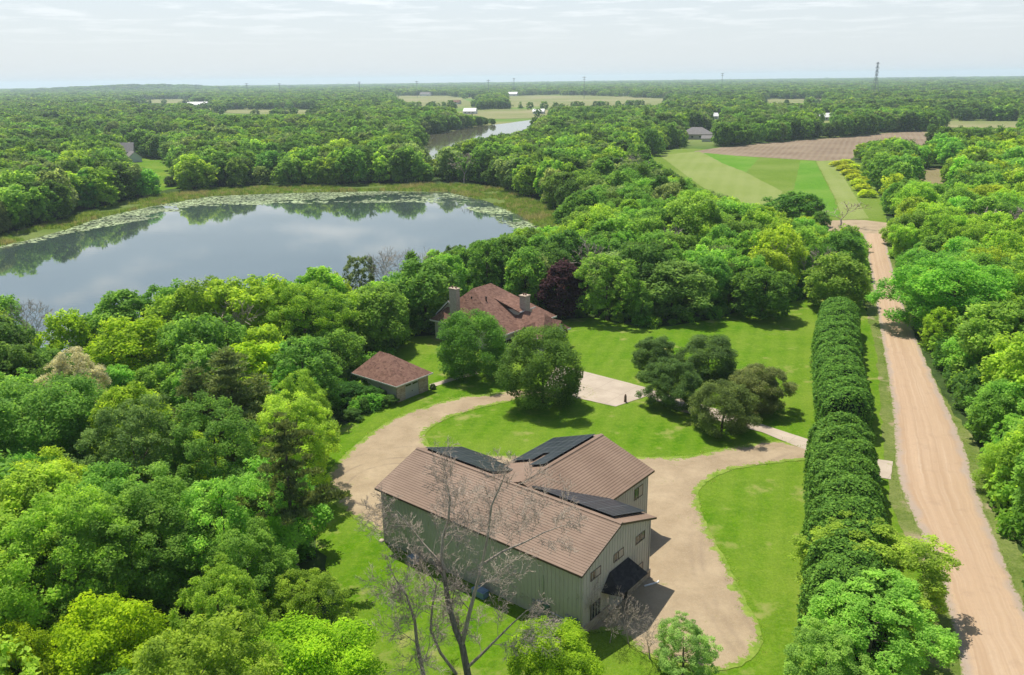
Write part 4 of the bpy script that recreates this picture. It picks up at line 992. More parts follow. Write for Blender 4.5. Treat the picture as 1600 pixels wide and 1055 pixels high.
for lod in (1, 2):
    sel = [t for t in rest if (lod_of(max(t[7], 113)) == lod)]
    if not sel: continue
    idx = [tones.index(t[4]) * 4 + ['round', 'round2', 'tall', 'loose'].index({'vase': 'round2'}.get(t[3], t[3])) if t[3] != 'pine' else len(tones) * 4 + t[6] % 2 for t in sel]
    mass('woods', np.array([[t[0], t[1]] for t in sel]), [(0, 0, t[6] * 1.7 + t[2]) for t in sel], [(t[2] / 13 * t[5], t[2] / 13 * t[5], t[2] / 13) for t in sel], idx, tree_kit(lod))
def far_wood(r0, r1, cell, lod, seed, hs, amax=.62, wide=1.0, keep=None):
    X, Y = scatter(r0, r1, cell, seed, .48, amax); k = woods_mask(X, Y); X, Y = X[k], Y[k]; g = np.random.default_rng(seed)
    dens = np.array([mnoise.noise(Vector((x * .0035, y * .0035, 2.0))) + .5 * mnoise.noise(Vector((x * .012, y * .012, 5.0))) for x, y in zip(X, Y)])
    k = dens > (-.42 if keep is None else keep); X, Y, dens = X[k], Y[k], dens[k]
    n = len(X); h = np.clip(g.normal(hs, 1.8, n) + dens * 2.0, 7, 19); h0_ = h.copy(); h = clear_height(X, Y, h, .5); lone = (h < 3) & (g.random(n) < .16) & (r0 >= 1000) & (np.array([mnoise.noise(Vector((x * .012, y * .012, 9.0))) for x, y in zip(X, Y)]) > .1); h = np.where(lone, h0_ * .8, h); k = h > 3; X, Y, dens, h = X[k], Y[k], dens[k], h[k]; n = len(X); s = h / 13
    v = np.array([mnoise.noise(Vector((x * .02, y * .02, 1.0))) for x, y in zip(X, Y)]) + g.normal(size=n) * .3
    tn = np.select([v < -.35, v < -.05, v < .2, v < .34, v < .5], [0, 1, 2, 4, 6], 1); sh = g.integers(0, 4, n)
    idx = np.where((g.random(n) < .05), len(tones) * 4 + g.integers(0, 2, n), tn * 4 + sh)
    w = s * g.uniform(.9, 1.25, n) * wide
    mass('woods', np.stack([X, Y], 1), np.stack([np.zeros(n), np.zeros(n), g.uniform(0, 6.28, n)], 1), np.stack([w, w, s], 1), idx, tree_kit(lod), z=hill_h(X, Y))
far_wood(560, 1000, 8.6, 2, 21, 14.2)
far_wood(1000, 1700, 11.5, 3, 22, 14.2, wide=1.15)
far_wood(1700, 3000, 20, 3, 23, 14.5, wide=1.7)
far_wood(3000, 5200, 36, 3, 24, 15.0, wide=2.8)
far_wood(5200, 9800, 70, 3, 25, 15.5, wide=5.2, keep=-.8)
# beyond the picture's sides, so that the woods do not end there


# undergrowth inside and along the woods
shr = [crown_mesh('shrub', 300 + i, 'round', 1.5, 0.0, 2.0, 18, 900, .38, M['leaf'], (.3, .5), .7) for i in range(3)]
UG = kit('undergrowth_kit', [(shr[i], c_) for i in range(3) for c_ in ((.1, .25, .03), (.15, .34, .035), (.075, .18, .03), (.2, .37, .04))])
X, Y = scatter(36, 300, 2.7, 31, .48, .74); k = woods_mask(X, Y); X, Y = X[k], Y[k]; g = np.random.default_rng(5)
edge = dist_poly(OPEN[0][0], X, Y); rd_ = dist_poly(OPEN[8][0], X, Y); s = g.uniform(.5, 1.15, len(X)) * np.where(edge < 4, g.uniform(.6, 1.25, len(X)), 1) * np.where(rd_ < 9, 1.55, 1)
mass('undergrowth', np.stack([X, Y], 1), np.stack([0*X, 0*X, g.uniform(0, 6.28, len(X))], 1), np.stack([s, s, s * g.uniform(.7, 1.3, len(X))], 1), g.integers(0, 12, len(X)), UG)

# reeds round the lake, lily pads on it
def blades(name, seed, n, h, rad, wdt, mat):
    g = np.random.default_rng(seed); P = np.stack([g.normal(0, rad, n), g.normal(0, rad, n), np.zeros(n)], 1); L = g.uniform(.5, 1, n)[:, None] * h
    d = np.stack([g.normal(0, .16, n), g.normal(0, .16, n), np.ones(n)], 1); B = np.cross(d, g.normal(size=(n, 3))); B /= np.linalg.norm(B, axis=1)[:, None]
    v = np.stack([P - B * wdt, P + B * wdt, P + d * L + B * wdt * .2, P + d * L - B * wdt * .2], 1).reshape(-1, 3)
    return mesh(name, v, np.arange(n * 4).reshape(-1, 4), mat, g.random(n))
rk = kit('reed_kit', [(blades('reed', 400 + i, 60, 1.7, .75, .07, M['leaf']), c_) for i in range(2) for c_ in ((.15, .24, .045), (.20, .28, .065), (.115, .21, .03), (.27, .27, .12))])
RX, RY = [], []
for q in (REED_FAR, REED_R):
    q = np.array([tuple(p)[:2] for p in q]); X, Y = scatter(150, 520, 1.55, 41, .5, .75); k = (X > q[:, 0].min()) & (X < q[:, 0].max()) & (Y > q[:, 1].min()) & (Y < q[:, 1].max()); X, Y = X[k], Y[k]; k = inside(q, X, Y); RX.append(X[k]); RY.append(Y[k])
X = np.concatenate(RX); Y = np.concatenate(RY); g = np.random.default_rng(6); n = len(X)
fade = np.array([mnoise.noise(Vector((x * .06, y * .06, 0))) for x, y in zip(X, Y)]); k = fade > -.35; X, Y, fade = X[k], Y[k], fade[k]; n = len(X)
s = g.uniform(.5, 1.15, n) * (.8 + .5 * fade)
mass('reeds', np.stack([X, Y], 1), np.stack([0*X, 0*X, g.uniform(0, 6.28, n)], 1), np.stack([s, s, s], 1), np.clip((fade + g.normal(size=n) * .3 + .5) * 4, 0, 3).astype(int) + 4 * g.integers(0, 2, n), rk)
PADZ = np.array(GP((-300, 428), (-100, 402), (0, 388), (60, 378), (120, 363), (200, 348), (262, 338), (330, 322), (420, 320), (540, 318), (640, 316), (700, 318), (760, 335), (800, 356), (850, 366), (890, 352), (830, 322), (770, 302), (700, 294), (600, 295), (450, 299), (330, 303), (230, 318), (150, 335), (100, 354), (0, 380), (-200, 402)))
X, Y = scatter(180, 420, 1.25, 51, .5, .75); k = inside(PADZ, X, Y) & inside(LAKE, X, Y) & ~inside(REED_FAR, X, Y) & ~inside(REED_R, X, Y); X, Y = X[k], Y[k]; g = np.random.default_rng(8)
d_ = np.array([mnoise.noise(Vector((x * .028, y * .055, 0))) + .6 * mnoise.noise(Vector((x * .11, y * .2, 4))) + .35 * mnoise.noise(Vector((x * .4, y * .5, 7))) for x, y in zip(X, Y)])
ed = dist_poly(LAKE if isinstance(LAKE, np.ndarray) else np.array(LAKE), X, Y)
k = d_ + g.normal(size=len(X)) * .12 - np.clip((ed - 22) / 60, 0, .5) + np.where(X < -75, .36, 0) > -.10; X, Y = X[k], Y[k]; n = len(X)
V = []; F = []
for x, y in zip(X, Y):
    r_ = g.uniform(.35, 1.05); kk = 6; a0 = g.uniform(0, 6.28); o_ = len(V)
    for j in range(kk): rr = r_ * g.uniform(.6, 1.1); V.append((x + 1.5 * rr * math.cos(a0 + j * 1.0472), y + rr * math.sin(a0 + j * 1.0472), .075))
    F.append(tuple(range(o_, o_ + kk)))
pm = mesh('lily_pads', V, F, mat_plain('lily_pad', (.27, .34, .15), .55, .45, .05, .4)); tag(link('lily_pads', pm), kind='stuff')

# grass tufts that break the edges of gravel and lawn
tk = kit('tuft_kit', [(blades('tuft', 420 + i, 12, .13, .2, .025, M['leaf']), c_) for i in range(2) for c_ in ((.2, .36, .03), (.27, .38, .06), (.33, .34, .12))])
E_ = []
g = np.random.default_rng(9)
for pl in (GRAVELP, straight_poly([np.array(q) for q in ROADP], 1.0)):
    for p in pl:
        if math.hypot(*p) > 190: continue
        for _ in range(2): E_.append((p[0] + g.normal(0, .3), p[1] + g.normal(0, .3)))
E_ = np.array(E_); n = len(E_); s = g.uniform(.5, 1.3, n)
mass('grass', E_, np.stack([np.zeros(n), np.zeros(n), g.uniform(0, 6.28, n)], 1), np.stack([s, s, s], 1), g.integers(0, 6, n), tk, z=.06)

# ------------------------------------------------------------------ buildings
M['wall_green'] = mat_plain('wall_green', (0.47, 0.415, 0.345), .6, .07, .6, .25)
M['trim_brown'] = mat_plain('trim_brown', (0.085, 0.053, 0.038), .5, .1, 2)
M['soffit'] = mat_plain('soffit', (0.204, 0.170, 0.136), .6, .08, 2)
def mat_roofmetal():
    t = NT('steel_roof'); p = t.obj()
    c = t.mix(t.mr(t.noise(t.mapv(p, (.35, .35, .35)), 1.0, 5), 0.3, 0.7), (0.176, 0.120, 0.080), (0.235, 0.165, 0.114))
    c = t.mix(t.mr(t.noise(t.mapv(p, (.5, 4, 1)), 1.0, 4), .45, .75, 0, .35), c, (0.15, 0.092, 0.064))
    c = t.mix(t.mr(t.noise(p, 9.0, 2), .45, .75, 0, .3), c, (0.204, 0.128, 0.098))
    return t.done(t.bsdf(c, 0.6, 0.15))
M['steel_roof'] = mat_roofmetal()
def mat_shingle(name, a_, b_, c_):
    t = NT(name); p = t.obj(); v = t.n('ShaderNodeTexVoronoi'); v.inputs['Scale'].default_value = 2.6; t.l(t.mapv(p, (1, 1, 1.6)), v.inputs['Vector'])
    c = t.ramp(v.outputs['Color'], [(0.15, a_), (0.5, b_), (0.9, c_)])
    c = t.mix(t.mr(t.noise(p, 1.3, 6, .7), .35, .65, 0, .75), c, b_)
    c = t.mix(t.mr(t.noise(p, 8, 3, .7), .4, .7, 0, .3), c, a_)
    return t.done(t.bsdf(c, 0.9, 0.15, t.bump(v.outputs['Distance'], .3, .03)))
M['shingle_red'] = mat_shingle('shingle_red', (0.089, 0.047, 0.034), (0.183, 0.100, 0.072), (0.255, 0.149, 0.106))
M['shingle_dark'] = mat_shingle('shingle_dark', (0.022, 0.02, 0.02), (0.04, 0.036, 0.035), (0.06, 0.055, 0.05))
M['shingle_grey'] = mat_shingle('shingle_grey', (0.14, 0.13, 0.125), (0.20, 0.19, 0.18), (0.27, 0.25, 0.24))
def mat_stone(name, a_, b_, sc=3.0):
    t = NT(name); p = t.obj(); v = t.n('ShaderNodeTexVoronoi'); v.inputs['Scale'].default_value = sc; t.l(t.mapv(p, (1, 1, 1.8)), v.inputs['Vector'])
    c = t.mix(t.mr(v.outputs['Color'], .1, .9), a_, b_); e = t.n('ShaderNodeTexVoronoi', feature='DISTANCE_TO_EDGE'); e.inputs['Scale'].default_value = sc; t.l(t.mapv(p, (1, 1, 1.8)), e.inputs['Vector'])
    c = t.mix(t.mr(e.outputs['Distance'], 0, .05, .6, 0), c, (.35, .31, .26))
    return t.done(t.bsdf(c, .85, .2, t.bump(e.outputs['Distance'], .5, .04)))
M['stone'] = mat_stone('stone', (0.27, 0.20, 0.14), (0.46, 0.37, 0.28))
M['brick'] = mat_stone('brick', (0.30, 0.235, 0.19), (0.44, 0.36, 0.29), 5)
M['siding'] = mat_plain('siding', (0.442, 0.408, 0.348), .6, .05, 1)
M['fascia'] = mat_plain('fascia', (0.629, 0.603, 0.561), .5, .04, 2)
M['white'] = mat_plain('white', (0.637, 0.629, 0.603), .55, .05, 1)
M['grey_paint'] = mat_plain('grey_paint', (0.306, 0.306, 0.289), .5, .06, 1)
M['blind'] = mat_plain('blind', (0.442, 0.340, 0.272), .6, .06, 3)
M['dark_door'] = mat_plain('dark_door', (0.015, 0.014, 0.013), .4, .1, 2)
M['frame'] = mat_plain('frame', (0.136, 0.102, 0.076), .5, .1, 3)
M['green_box'] = mat_plain('green_box', (0.102, 0.162, 0.136), .5, .1, 3)
M['beige_box'] = mat_plain('beige_box', (0.323, 0.323, 0.264), .5, .1, 3)
M['metal'] = mat_plain('metal', (0.468, 0.468, 0.451), .35, .08, 4, .5, .6)
M['blue_tarp'] = mat_plain('blue_tarp', (0.162, 0.238, 0.340), .35, .1, 3, .5)
M['wood'] = mat_plain('wood', (0.153, 0.093, 0.060), .8, .3, 3)
def mat_glass():
    t = NT('window_glass'); return t.done(t.bsdf((0.017, 0.021, 0.021), .06, .6))
M['glass'] = mat_glass()
def mat_panel():
    t = NT('solar_panel'); p = t.obj(); s = t.n('ShaderNodeSeparateXYZ'); t.l(p, s.inputs[0])
    c = (0.012, 0.016, 0.022)
    l = t.math('MAXIMUM', t.mr(t.math('ABSOLUTE', t.math('SUBTRACT', t.math('FRACT', t.math('MULTIPLY', s.outputs['X'], 6.0)), .5)), .44, .5, 0, .5), t.mr(t.math('ABSOLUTE', t.math('SUBTRACT', t.math('FRACT', t.math('MULTIPLY', s.outputs['Y'], 6.0)), .5)), .44, .5, 0, .5))
    c = t.mix(l, c, (0.05, 0.06, 0.07))
    return t.done(t.bsdf(c, .28, .3))
M['panel'] = mat_panel(); M['panel_frame'] = mat_plain('panel_frame', (0.03, 0.03, 0.032), .4, .1, 2); M['panel_edge'] = mat_plain('panel_edge', (0.13, 0.14, 0.14), .5, .1, 2, .4)

def gable_wall(m, x, y0, y1, z0, ze, yr, zr, th):      # a wall across y at x, thickness th toward -x
    a_ = [(x, y0, z0), (x, y1, z0), (x, y1, ze), (x, yr, zr), (x, y0, ze)]; b_ = [(x - th, q[1], q[2]) for q in a_]
    m.add(a_ + b_, [(0, 1, 2, 3, 4), (9, 8, 7, 6, 5)] + [(i, i + 5, (i + 1) % 5 + 5, (i + 1) % 5) for i in range(5)])
def window_at(parent, face, u0, u1, z0, z1, pane_mats, fm, wall, depth=.05):
    """face: ('x', pos, sign) or ('y', pos, sign); panes side by side across u"""
    ax, pos, sg = face
    def bx(m, ua, ub, za, zb, d0, d1):
        lo, hi = sorted((pos + sg * d0, pos + sg * d1))
        m.box(lo, hi, ua, ub, za, zb) if ax == 'x' else m.box(ua, ub, lo, hi, za, zb)
    f = MB(); w = .07
    bx(f, u0 - w, u1 + w, z1, z1 + w, -.02, depth); bx(f, u0 - w, u1 + w, z0 - w, z0, -.02, depth + .02); bx(f, u0 - w, u0, z0, z1, -.02, depth); bx(f, u1, u1 + w, z0, z1, -.02, depth)
    n = len(pane_mats)
    for i in range(1, n): um = u0 + (u1 - u0) * i / n; bx(f, um - .03, um + .03, z0, z1, -.02, depth - .01)
    fr = f.build('window', fm, parent)
    for i, pm_ in enumerate(pane_mats):
        p_ = MB(); bx(p_, u0 + (u1 - u0) * i / n + .002, u0 + (u1 - u0) * (i + 1) / n - .002, z0 + .002, z1 - .002, -.01, .018 + .004 * (pm_ != M['glass'])); p_.build('blind' if pm_ == M['blind'] else 'pane', pm_, fr)
    return fr

# --- the big L-shaped shed
O_ = (-0.3321 * 1.2, 63.4515 * 1.2, 0)
shed = tag(empty('metal_shed', O_, YAW), 'large green-grey ribbed metal shed with brown roof, solar panels and a rear wing', 'shed')
HE, HR, WF, LS = 6.62, 8.9, 6.47, 13.32; WX, WY = 13.05, 5.9
kS = (HR - HE) / WF
zr_wall = HR - .16; ze_wall = HR - kS * WY - .16
m = MB()
m.box(-WX, WX, -WY, -WY + .15, 0, ze_wall); m.box(-WX, WX, WY - .15, WY, 0, ze_wall)
gable_wall(m, WX, -WY + .15, WY - .15, 0, HR - kS * (WY - .15) - .16, 0, zr_wall, .15); gable_wall(m, -WX + .15, -WY + .15, WY - .15, 0, HR - kS * (WY - .15) - .16, 0, zr_wall, .15)
x = -WX + .12
while x < WX - .05:                       # raised ribs of the cladding
    m.box(x - .035, x + .035, -WY - .03, -WY + .002, .02, ze_wall - .02); x += .46
y = -WY + .14
while y < WY - .05:
    m.box(WX - .002, WX + .03, y - .03, y + .03, 1.0 if (y > 1.75 or y < -1.5) else .02, HR - kS * abs(y) - .22); m.box(-WX - .03, -WX + .002, y - .03, y + .03, .02, HR - kS * abs(y) - .22); y += .46
m.build('wall', M['wall_green'], shed)
WL, W2, WWY, HWR, HWE = 1.35, 6.9, 14.9, 9.3, 6.86
kW = (HWR - HWE) / W2; wx2 = W2 - .55; wy2 = WWY - .3
m = MB(); zw = HWR - kW * wx2 - .16
m.box(WL + wx2 - .15, WL + wx2, WY, wy2, 0, zw); m.box(WL - wx2, WL - wx2 + .15, WY, wy2, 0, zw)
a_ = [(WL - wx2, wy2, 0), (WL + wx2, wy2, 0), (WL + wx2, wy2, zw), (WL, wy2, HWR - .16), (WL - wx2, wy2, zw)]; b_ = [(q[0], q[1] - .15, q[2]) for q in a_]
m.add(a_ + b_, [(4, 3, 2, 1, 0), (5, 6, 7, 8, 9)] + [(i, (i + 1) % 5, (i + 1) % 5 + 5, i + 5) for i in range(5)])
y = WY + .3
while y < wy2: m.box(WL + wx2 - .002, WL + wx2 + .03, y - .03, y + .03, .9, zw - .05); m.box(WL - wx2 - .03, WL - wx2 + .002, y - .03, y + .03, .02, zw - .05); y += .46
m.build('wing_wall', M['wall_green'], shed)
def courses(m, P0, P1, Q0, Q1, n, lip=.03):
    """roof slope from ridge (P0-P1) to eave (Q0-Q1) laid in n overlapping steel courses"""
    P0, P1, Q0, Q1 = (np.array(q, float) for q in (P0, P1, Q0, Q1)); up = np.array([0, 0, 1.0])
    for i in range(n):
        t0, t1 = i / n, (i + 1) / n; A, B = P0 + (Q0 - P0) * t0, P1 + (Q1 - P1) * t0; C_, D = P1 + (Q1 - P1) * t1 + up * lip, P0 + (Q0 - P0) * t1 + up * lip
        m.add([A, B, C_, D, C_ - up * (lip + .012), D - up * (lip + .012)], [(0, 3, 2, 1), (2, 3, 5, 4)])
m = MB(); n_c = 23
courses(m, (-LS, 0, HR), (LS, 0, HR), (-LS, -WF, HE), (LS, -WF, HE), n_c); courses(m, (LS, 0, HR), (-LS, 0, HR), (LS, WF, HE), (-LS, WF, HE), n_c)
for s in (-1, 1): m.slab([(-LS, 0, HR - .005), (LS, 0, HR - .005), (LS, s * WF, HE - .005), (-LS, s * WF, HE - .005)][::s], .13)
roof = m.build('roof', M['steel_roof'], shed)
m = MB()
for s in (-1, 1): m.slab([(-LS, 0, HR + .075), (LS, 0, HR + .075), (LS, s * .22, HR + .02), (-LS, s * .22, HR + .02)][::s], .02)
m.build('ridge_cap', M['trim_brown'] if False else M['steel_roof'], roof)
m = MB()
for s in (-1, 1):
    m.box(-LS, LS, s * WF - .03 * (s < 0), s * WF + .03 * (s > 0), HE - .19, HE + .015)
    for e in (-1, 1):
        x0 = e * LS; m.add([(x0, 0, HR + .02), (x0 + e * .03, 0, HR + .02), (x0 + e * .03, s * WF, HE + .02), (x0, s * WF, HE + .02), (x0, 0, HR - .2), (x0 + e * .03, 0, HR - .2), (x0 + e * .03, s * WF, HE - .2), (x0, s * WF, HE - .2)], [(0, 1, 2, 3), (4, 7, 6, 5), (0, 3, 7, 4), (1, 5, 6, 2), (0, 4, 5, 1), (3, 2, 6, 7)])
m.build('fascia', M['trim_brown'], shed)
m = MB()
courses(m, (WL, .1, HWR), (WL, WWY, HWR), (WL - W2, .1, HWE), (WL - W2, WWY, HWE), n_c); courses(m, (WL, WWY, HWR), (WL, .1, HWR), (WL + W2, WWY, HWE), (WL + W2, .1, HWE), n_c)
for s in (-1, 1): m.slab([(WL, .1, HWR - .005), (WL, WWY, HWR - .005), (WL + s * W2, WWY, HWE - .005), (WL + s * W2, .1, HWE - .005)][::-s], .13)
wroof = m.build('wing_roof', M['steel_roof'], shed)
m = MB()
for s in (-1, 1): m.slab([(WL, .1, HWR + .075), (WL, WWY, HWR + .075), (WL + s * .22, WWY, HWR + .02), (WL + s * .22, .1, HWR + .02)][::-s], .02)
m.build('ridge_cap', M['steel_roof'], wroof)
m = MB()
for s in (-1, 1): m = MB(); m.box(WL + s * W2 - .03 * (s < 0), WL + s * W2 + .03 * (s > 0), WY + .6, WWY, HWE - .19, HWE + .015); m.build('fascia', M['trim_brown'], shed)
# stone base, doors, windows on the gable end
m = MB()
m.box(WX - .002, WX + .12, 1.75, WY + .1, 0, 1.05); m.box(WX - .002, WX + .12, -WY - .1, -1.55, 0, .95); m.box(WX - .4, WX, WY - .002, WY + .1, 0, 1.05)
m.build('stone_base', M['stone'], shed)
m = MB(); m.box(WL + wx2 - .002, WL + wx2 + .12, wy2 - 2.2, wy2 + .05, 0, .95); m.build('stone_base', M['stone'], shed)
m = MB(); m.box(WX - .002, WX + .055, -1.5, .85, .02, 2.35); pn = m.build('door', M['grey_paint'], shed)
m = MB(); m.box(WX + .055, WX + .1, -.62, -.5, 1.0, 1.1); m.build('handle', M['dark_door'], pn)
m = MB(); m.box(WX - .002, WX + .06, .95, 1.72, .02, 2.15); pn = m.build('door', M['dark_door'], shed); pn['label'] = 'dark open doorway'
m = MB(); m.box(WX + .06, WX + .1, 1.05, 1.12, 1.0, 1.12); m.build('handle', M['metal'], pn)
gx = ('x', WX, 1)
for u0, u1, mats in ((-4.62, -3.1, ('glass', 'blind')), (-.82, .78, ('glass', 'blind')), (3.05, 4.66, ('glass', 'glass'))): window_at(shed, gx, u0, u1, 5.12, 5.86, [M[q] for q in mats], M['frame'], None)
window_at(shed, gx, 2.95, 4.5, 1.15, 2.45, [M['glass'], M['blind']], M['frame'], None)
window_at(shed, gx, -4.6, -3.1, 1.0, 2.45, [M['glass'], M['glass']], M['frame'], None)
window_at(shed, ('x', WL + wx2, 1), 11.7, 13.4, 4.4, 5.6, [M['glass'], M['blind']], M['frame'], None)
# canopy over the door
m = MB(); y0, y1, zt, zb_, out = -1.55, 1.65, 4.42, 3.05, 1.75
m.slab([(WX + .03, y0, zt), (WX + .03 + out, y0 - .75, zb_), (WX + .03 + out, y1 + .75, zb_), (WX + .03, y1 + .05, zt)], .12)
m.slab([(WX + .03, y0 - .02, zt - .01), (WX + .03, y0 - 1.3, zb_ - .01), (WX + .03 + out, y0 - .77, zb_ - .01)], .12)
m.slab([(WX + .03, y1 + .07, zt - .01), (WX + .03 + out, y1 + .77, zb_ - .01), (WX + .03, y1 + 1.2, zb_ - .01)], .12)
cn = m.build('canopy', M['shingle_dark'], shed)
m = MB(); m.box(WX + .03, WX + out - .05, -2.2, 2.3, zb_ - .22, zb_ - .13); m.build('soffit', M['soffit'], cn)
# power boxes, conduit, downspouts on the long wall
yw = -WY - .03
for x0, x1, z0, z1, mt in ((7.45, 7.75, 1.1, 1.55, 'beige_box'), (8.05, 8.65, .95, 1.75, 'beige_box'), (8.85, 9.45, .85, 1.75, 'green_box'), (11.3, 11.75, .85, 1.6, 'metal'), (11.9, 12.35, .8, 1.6, 'green_box'), (12.5, 12.85, .6, 1.7, 'green_box')):
    m = MB(); m.box(x0, x1, yw - .22, yw, z0, z1); m.box(x0 + .06, x1 - .06, yw - .25, yw - .22, z0 + .08, z1 - .08); m.build('meter_box', M[mt], shed)
m = MB(); m.tube((9.45, yw - .06, 1.1), (11.3, yw - .06, 1.05), .045, .045, 6, True); m.tube((8.75, yw - .06, 1.2), (8.75, yw - .06, 4.6), .035, .035, 6, True); m.build('conduit', M['metal'], shed)
for sx in (-1, 1):
    m = MB(); m.box(sx * (WX - .25) - .05, sx * (WX - .25) + .05, yw - .1, yw, .1, HE - .35); m.tube((sx * (WX - .25), yw - .05, HE - .36), (sx * (WX - .25), -WF + .02, HE - .12), .05, .05, 6, True); m.build('downspout', M['wall_green'], shed)
m = MB(); m.box(WX + .02, WX + .1, WY - .28, WY - .18, 1.1, HE - .45); m.build('downspout', M['wall_green'], shed)

# solar panels: each panel a thing resting on the roof
def panel(pt, ux, uy, w, h, label, gr):
    """pt: lower-left corner; ux along the row, uy up the slope"""
    n = np.cross(ux, uy); root = empty('solar_panel', (0, 0, 0))
    ca, sa = math.cos(YAW), math.sin(YAW)
    def W(v): return Vector((v[0] * ca - v[1] * sa, v[0] * sa + v[1] * ca, v[2]))
    o3 = W(pt) + Vector(O_); X_, Y_, Z_ = W(ux), W(uy), W(n)
    root.matrix_world = Matrix(((X_[0], Y_[0], Z_[0], o3[0]), (X_[1], Y_[1], Z_[1], o3[1]), (X_[2], Y_[2], Z_[2], o3[2]), (0, 0, 0, 1)))
    tag(root, label, 'solar panel', gr)
    global PAN
    if PAN is None:
        a_ = MB(); a_.box(.02, w - .02, .02, h - .02, .085, .118)
        f = MB()
        for q in ((0, w, 0, .022), (0, w, h - .022, h), (0, .022, .022, h - .022), (w - .022, w, .022, h - .022)): f.box(*q, .08, .122)
        r_ = MB()
        for xx_ in (.35, w - .35): r_.box(xx_ - .03, xx_ + .03, .05, h - .05, -.17, .082)
        PAN = (mesh('cells', a_.V, a_.F, M['panel']), mesh('frame', f.V, f.F, M['panel_edge']), mesh('rail', r_.V, r_.F, M['panel_frame']))
    link('cells', PAN[0], root); link('frame', PAN[1], root); link('rail', PAN[2], root)
PAN = None
def unit(v): v = np.array(v, float); return v / np.linalg.norm(v)
upR = unit((0, -WF, HR - HE)); upL = unit((W2, 0, HWR - HWE)); ROWN = ['topmost', 'second', 'third', 'fourth', 'fifth', 'lowest']
PW, PH = 1.92, 1.02
def rows(label, counts, s0, skip=()):
    for c_, nrow in enumerate(counts):
        for r_ in range(nrow):
            if (c_, r_) in skip: continue
            yield c_, r_
CN = ['first', 'second', 'third', 'fourth', 'fifth', 'sixth']
for nm, s0, counts, skip in (('west half of the main roof', -12.5, (6, 6, 6, 5, 4), ()), ('east half of the main roof', 2.4, (4, 5, 6, 6, 6), ())):
    for c_, r_ in rows(nm, counts, s0, skip):
        t1 = .42 + (r_ + 1) * (PH + .02) * upR[1] * -1
        pt = np.array([s0 + (c_ + 1) * (PW + .02), t1, HR - kS * t1 + .2])
        panel(pt, np.array([-1., 0, 0]), upR, PW, PH, f'solar panel on the {nm}, {CN[c_]} column from left, {ROWN[r_]} row', 'solar panels on the ' + nm)
for c_, r_ in rows('wing', (6, 6, 6, 6, 6), 0, ((0, 2), (0, 3), (1, 2), (0, 4), (0, 5))):
    q = .4 + (r_ + 1) * (PH + .02) * upL[0]
    pt = np.array([WL - q, 3.6 + (c_ + 1) * (PW + .02) + .9, HWR - kW * q + .2])
    panel(pt, np.array([0, -1., 0]), upL, PW, PH, f'solar panel on the rear wing, {CN[c_]} column from the main roof, {ROWN[r_]} row', 'solar panels on the rear wing')

# things on the ground by the shed
def local(x, y, z=0): return (O_[0] + x * AX[0] + y * BX[0], O_[1] + x * AX[1] + y * BX[1], z)
for x, y, lb, sx in ((1.75, -6.9, 'pale blue plastic storage box on the grass at the long shed wall', 1.5), (-7.6, -6.8, 'darker blue lidded bin behind the twigs at the long shed wall', .9)):
    rt = tag(empty('storage_box', local(x, y), YAW), lb, 'storage box')
    m = MB(); m.box(-sx / 2, sx / 2, -.4, .4, 0, .62); m.build('body', M['blue_tarp'], rt); m = MB(); m.box(-sx / 2 - .05, sx / 2 + .05, -.45, .45, .62, .72); m.box(-sx / 2 + .1, sx / 2 - .1, -.3, .3, .72, .76); m.build('lid', M['blue_tarp'], rt)
rt = tag(empty('drain_pipe', local(13.9, 4.9), YAW + 1.1), 'white drain pipe lying at the stone corner of the shed', 'pipe')
m = MB(); m.tube((-.8, 0, .1), (.8, 0, .08), .09, .09, 8, True); m.tube((.8, 0, .08), (1.0, .2, .08), .09, .09, 8, True); m.build('pipe', M['white'], rt)
rt = tag(empty('wooden_post', tuple(G(977, 629)[:2]) + (0,), .3), 'short brown carved wooden post at the corner of the concrete pad', 'post')
m = MB(); m.tube((0, 0, 0), (0, 0, 1.0), .22, .18, 10, True); m.build('post', M['wood'], rt); m = MB(); m.tube((0, .02, 1.0), (.04, .05, 1.35), .2, .08, 10, True); m.build('cap', M['wood'], rt)
for i, (x, y, w) in enumerate([(470, 742, .9), (447, 738, .7), (490, 763, .6), (432, 746, .8), (455, 752, .6), (596, 846, .5), (480, 735, .5)]):
    q = G(x, y); g = np.random.default_rng(70 + i); bm = bmesh.new(); bmesh.ops.create_icosphere(bm, subdivisions=2, radius=w * .6)
    for v in bm.verts: v.co *= 1 + .35 * mnoise.noise(v.co * 1.7 + Vector((i, 0, 0))); v.co.z *= .55
    me = bpy.data.meshes.new('boulder'); bm.to_mesh(me); bm.free(); me.materials.append(M['concrete']); o = link('boulder', me); o.location = (q[0], q[1], w * .15)
    tag(o, 'pale boulder in the heap beside the gravel loop, at the pine' if i != 5 else 'small pale stone at the west corner of the shed', 'boulder', 'boulders at the gravel loop' if i != 5 else None)

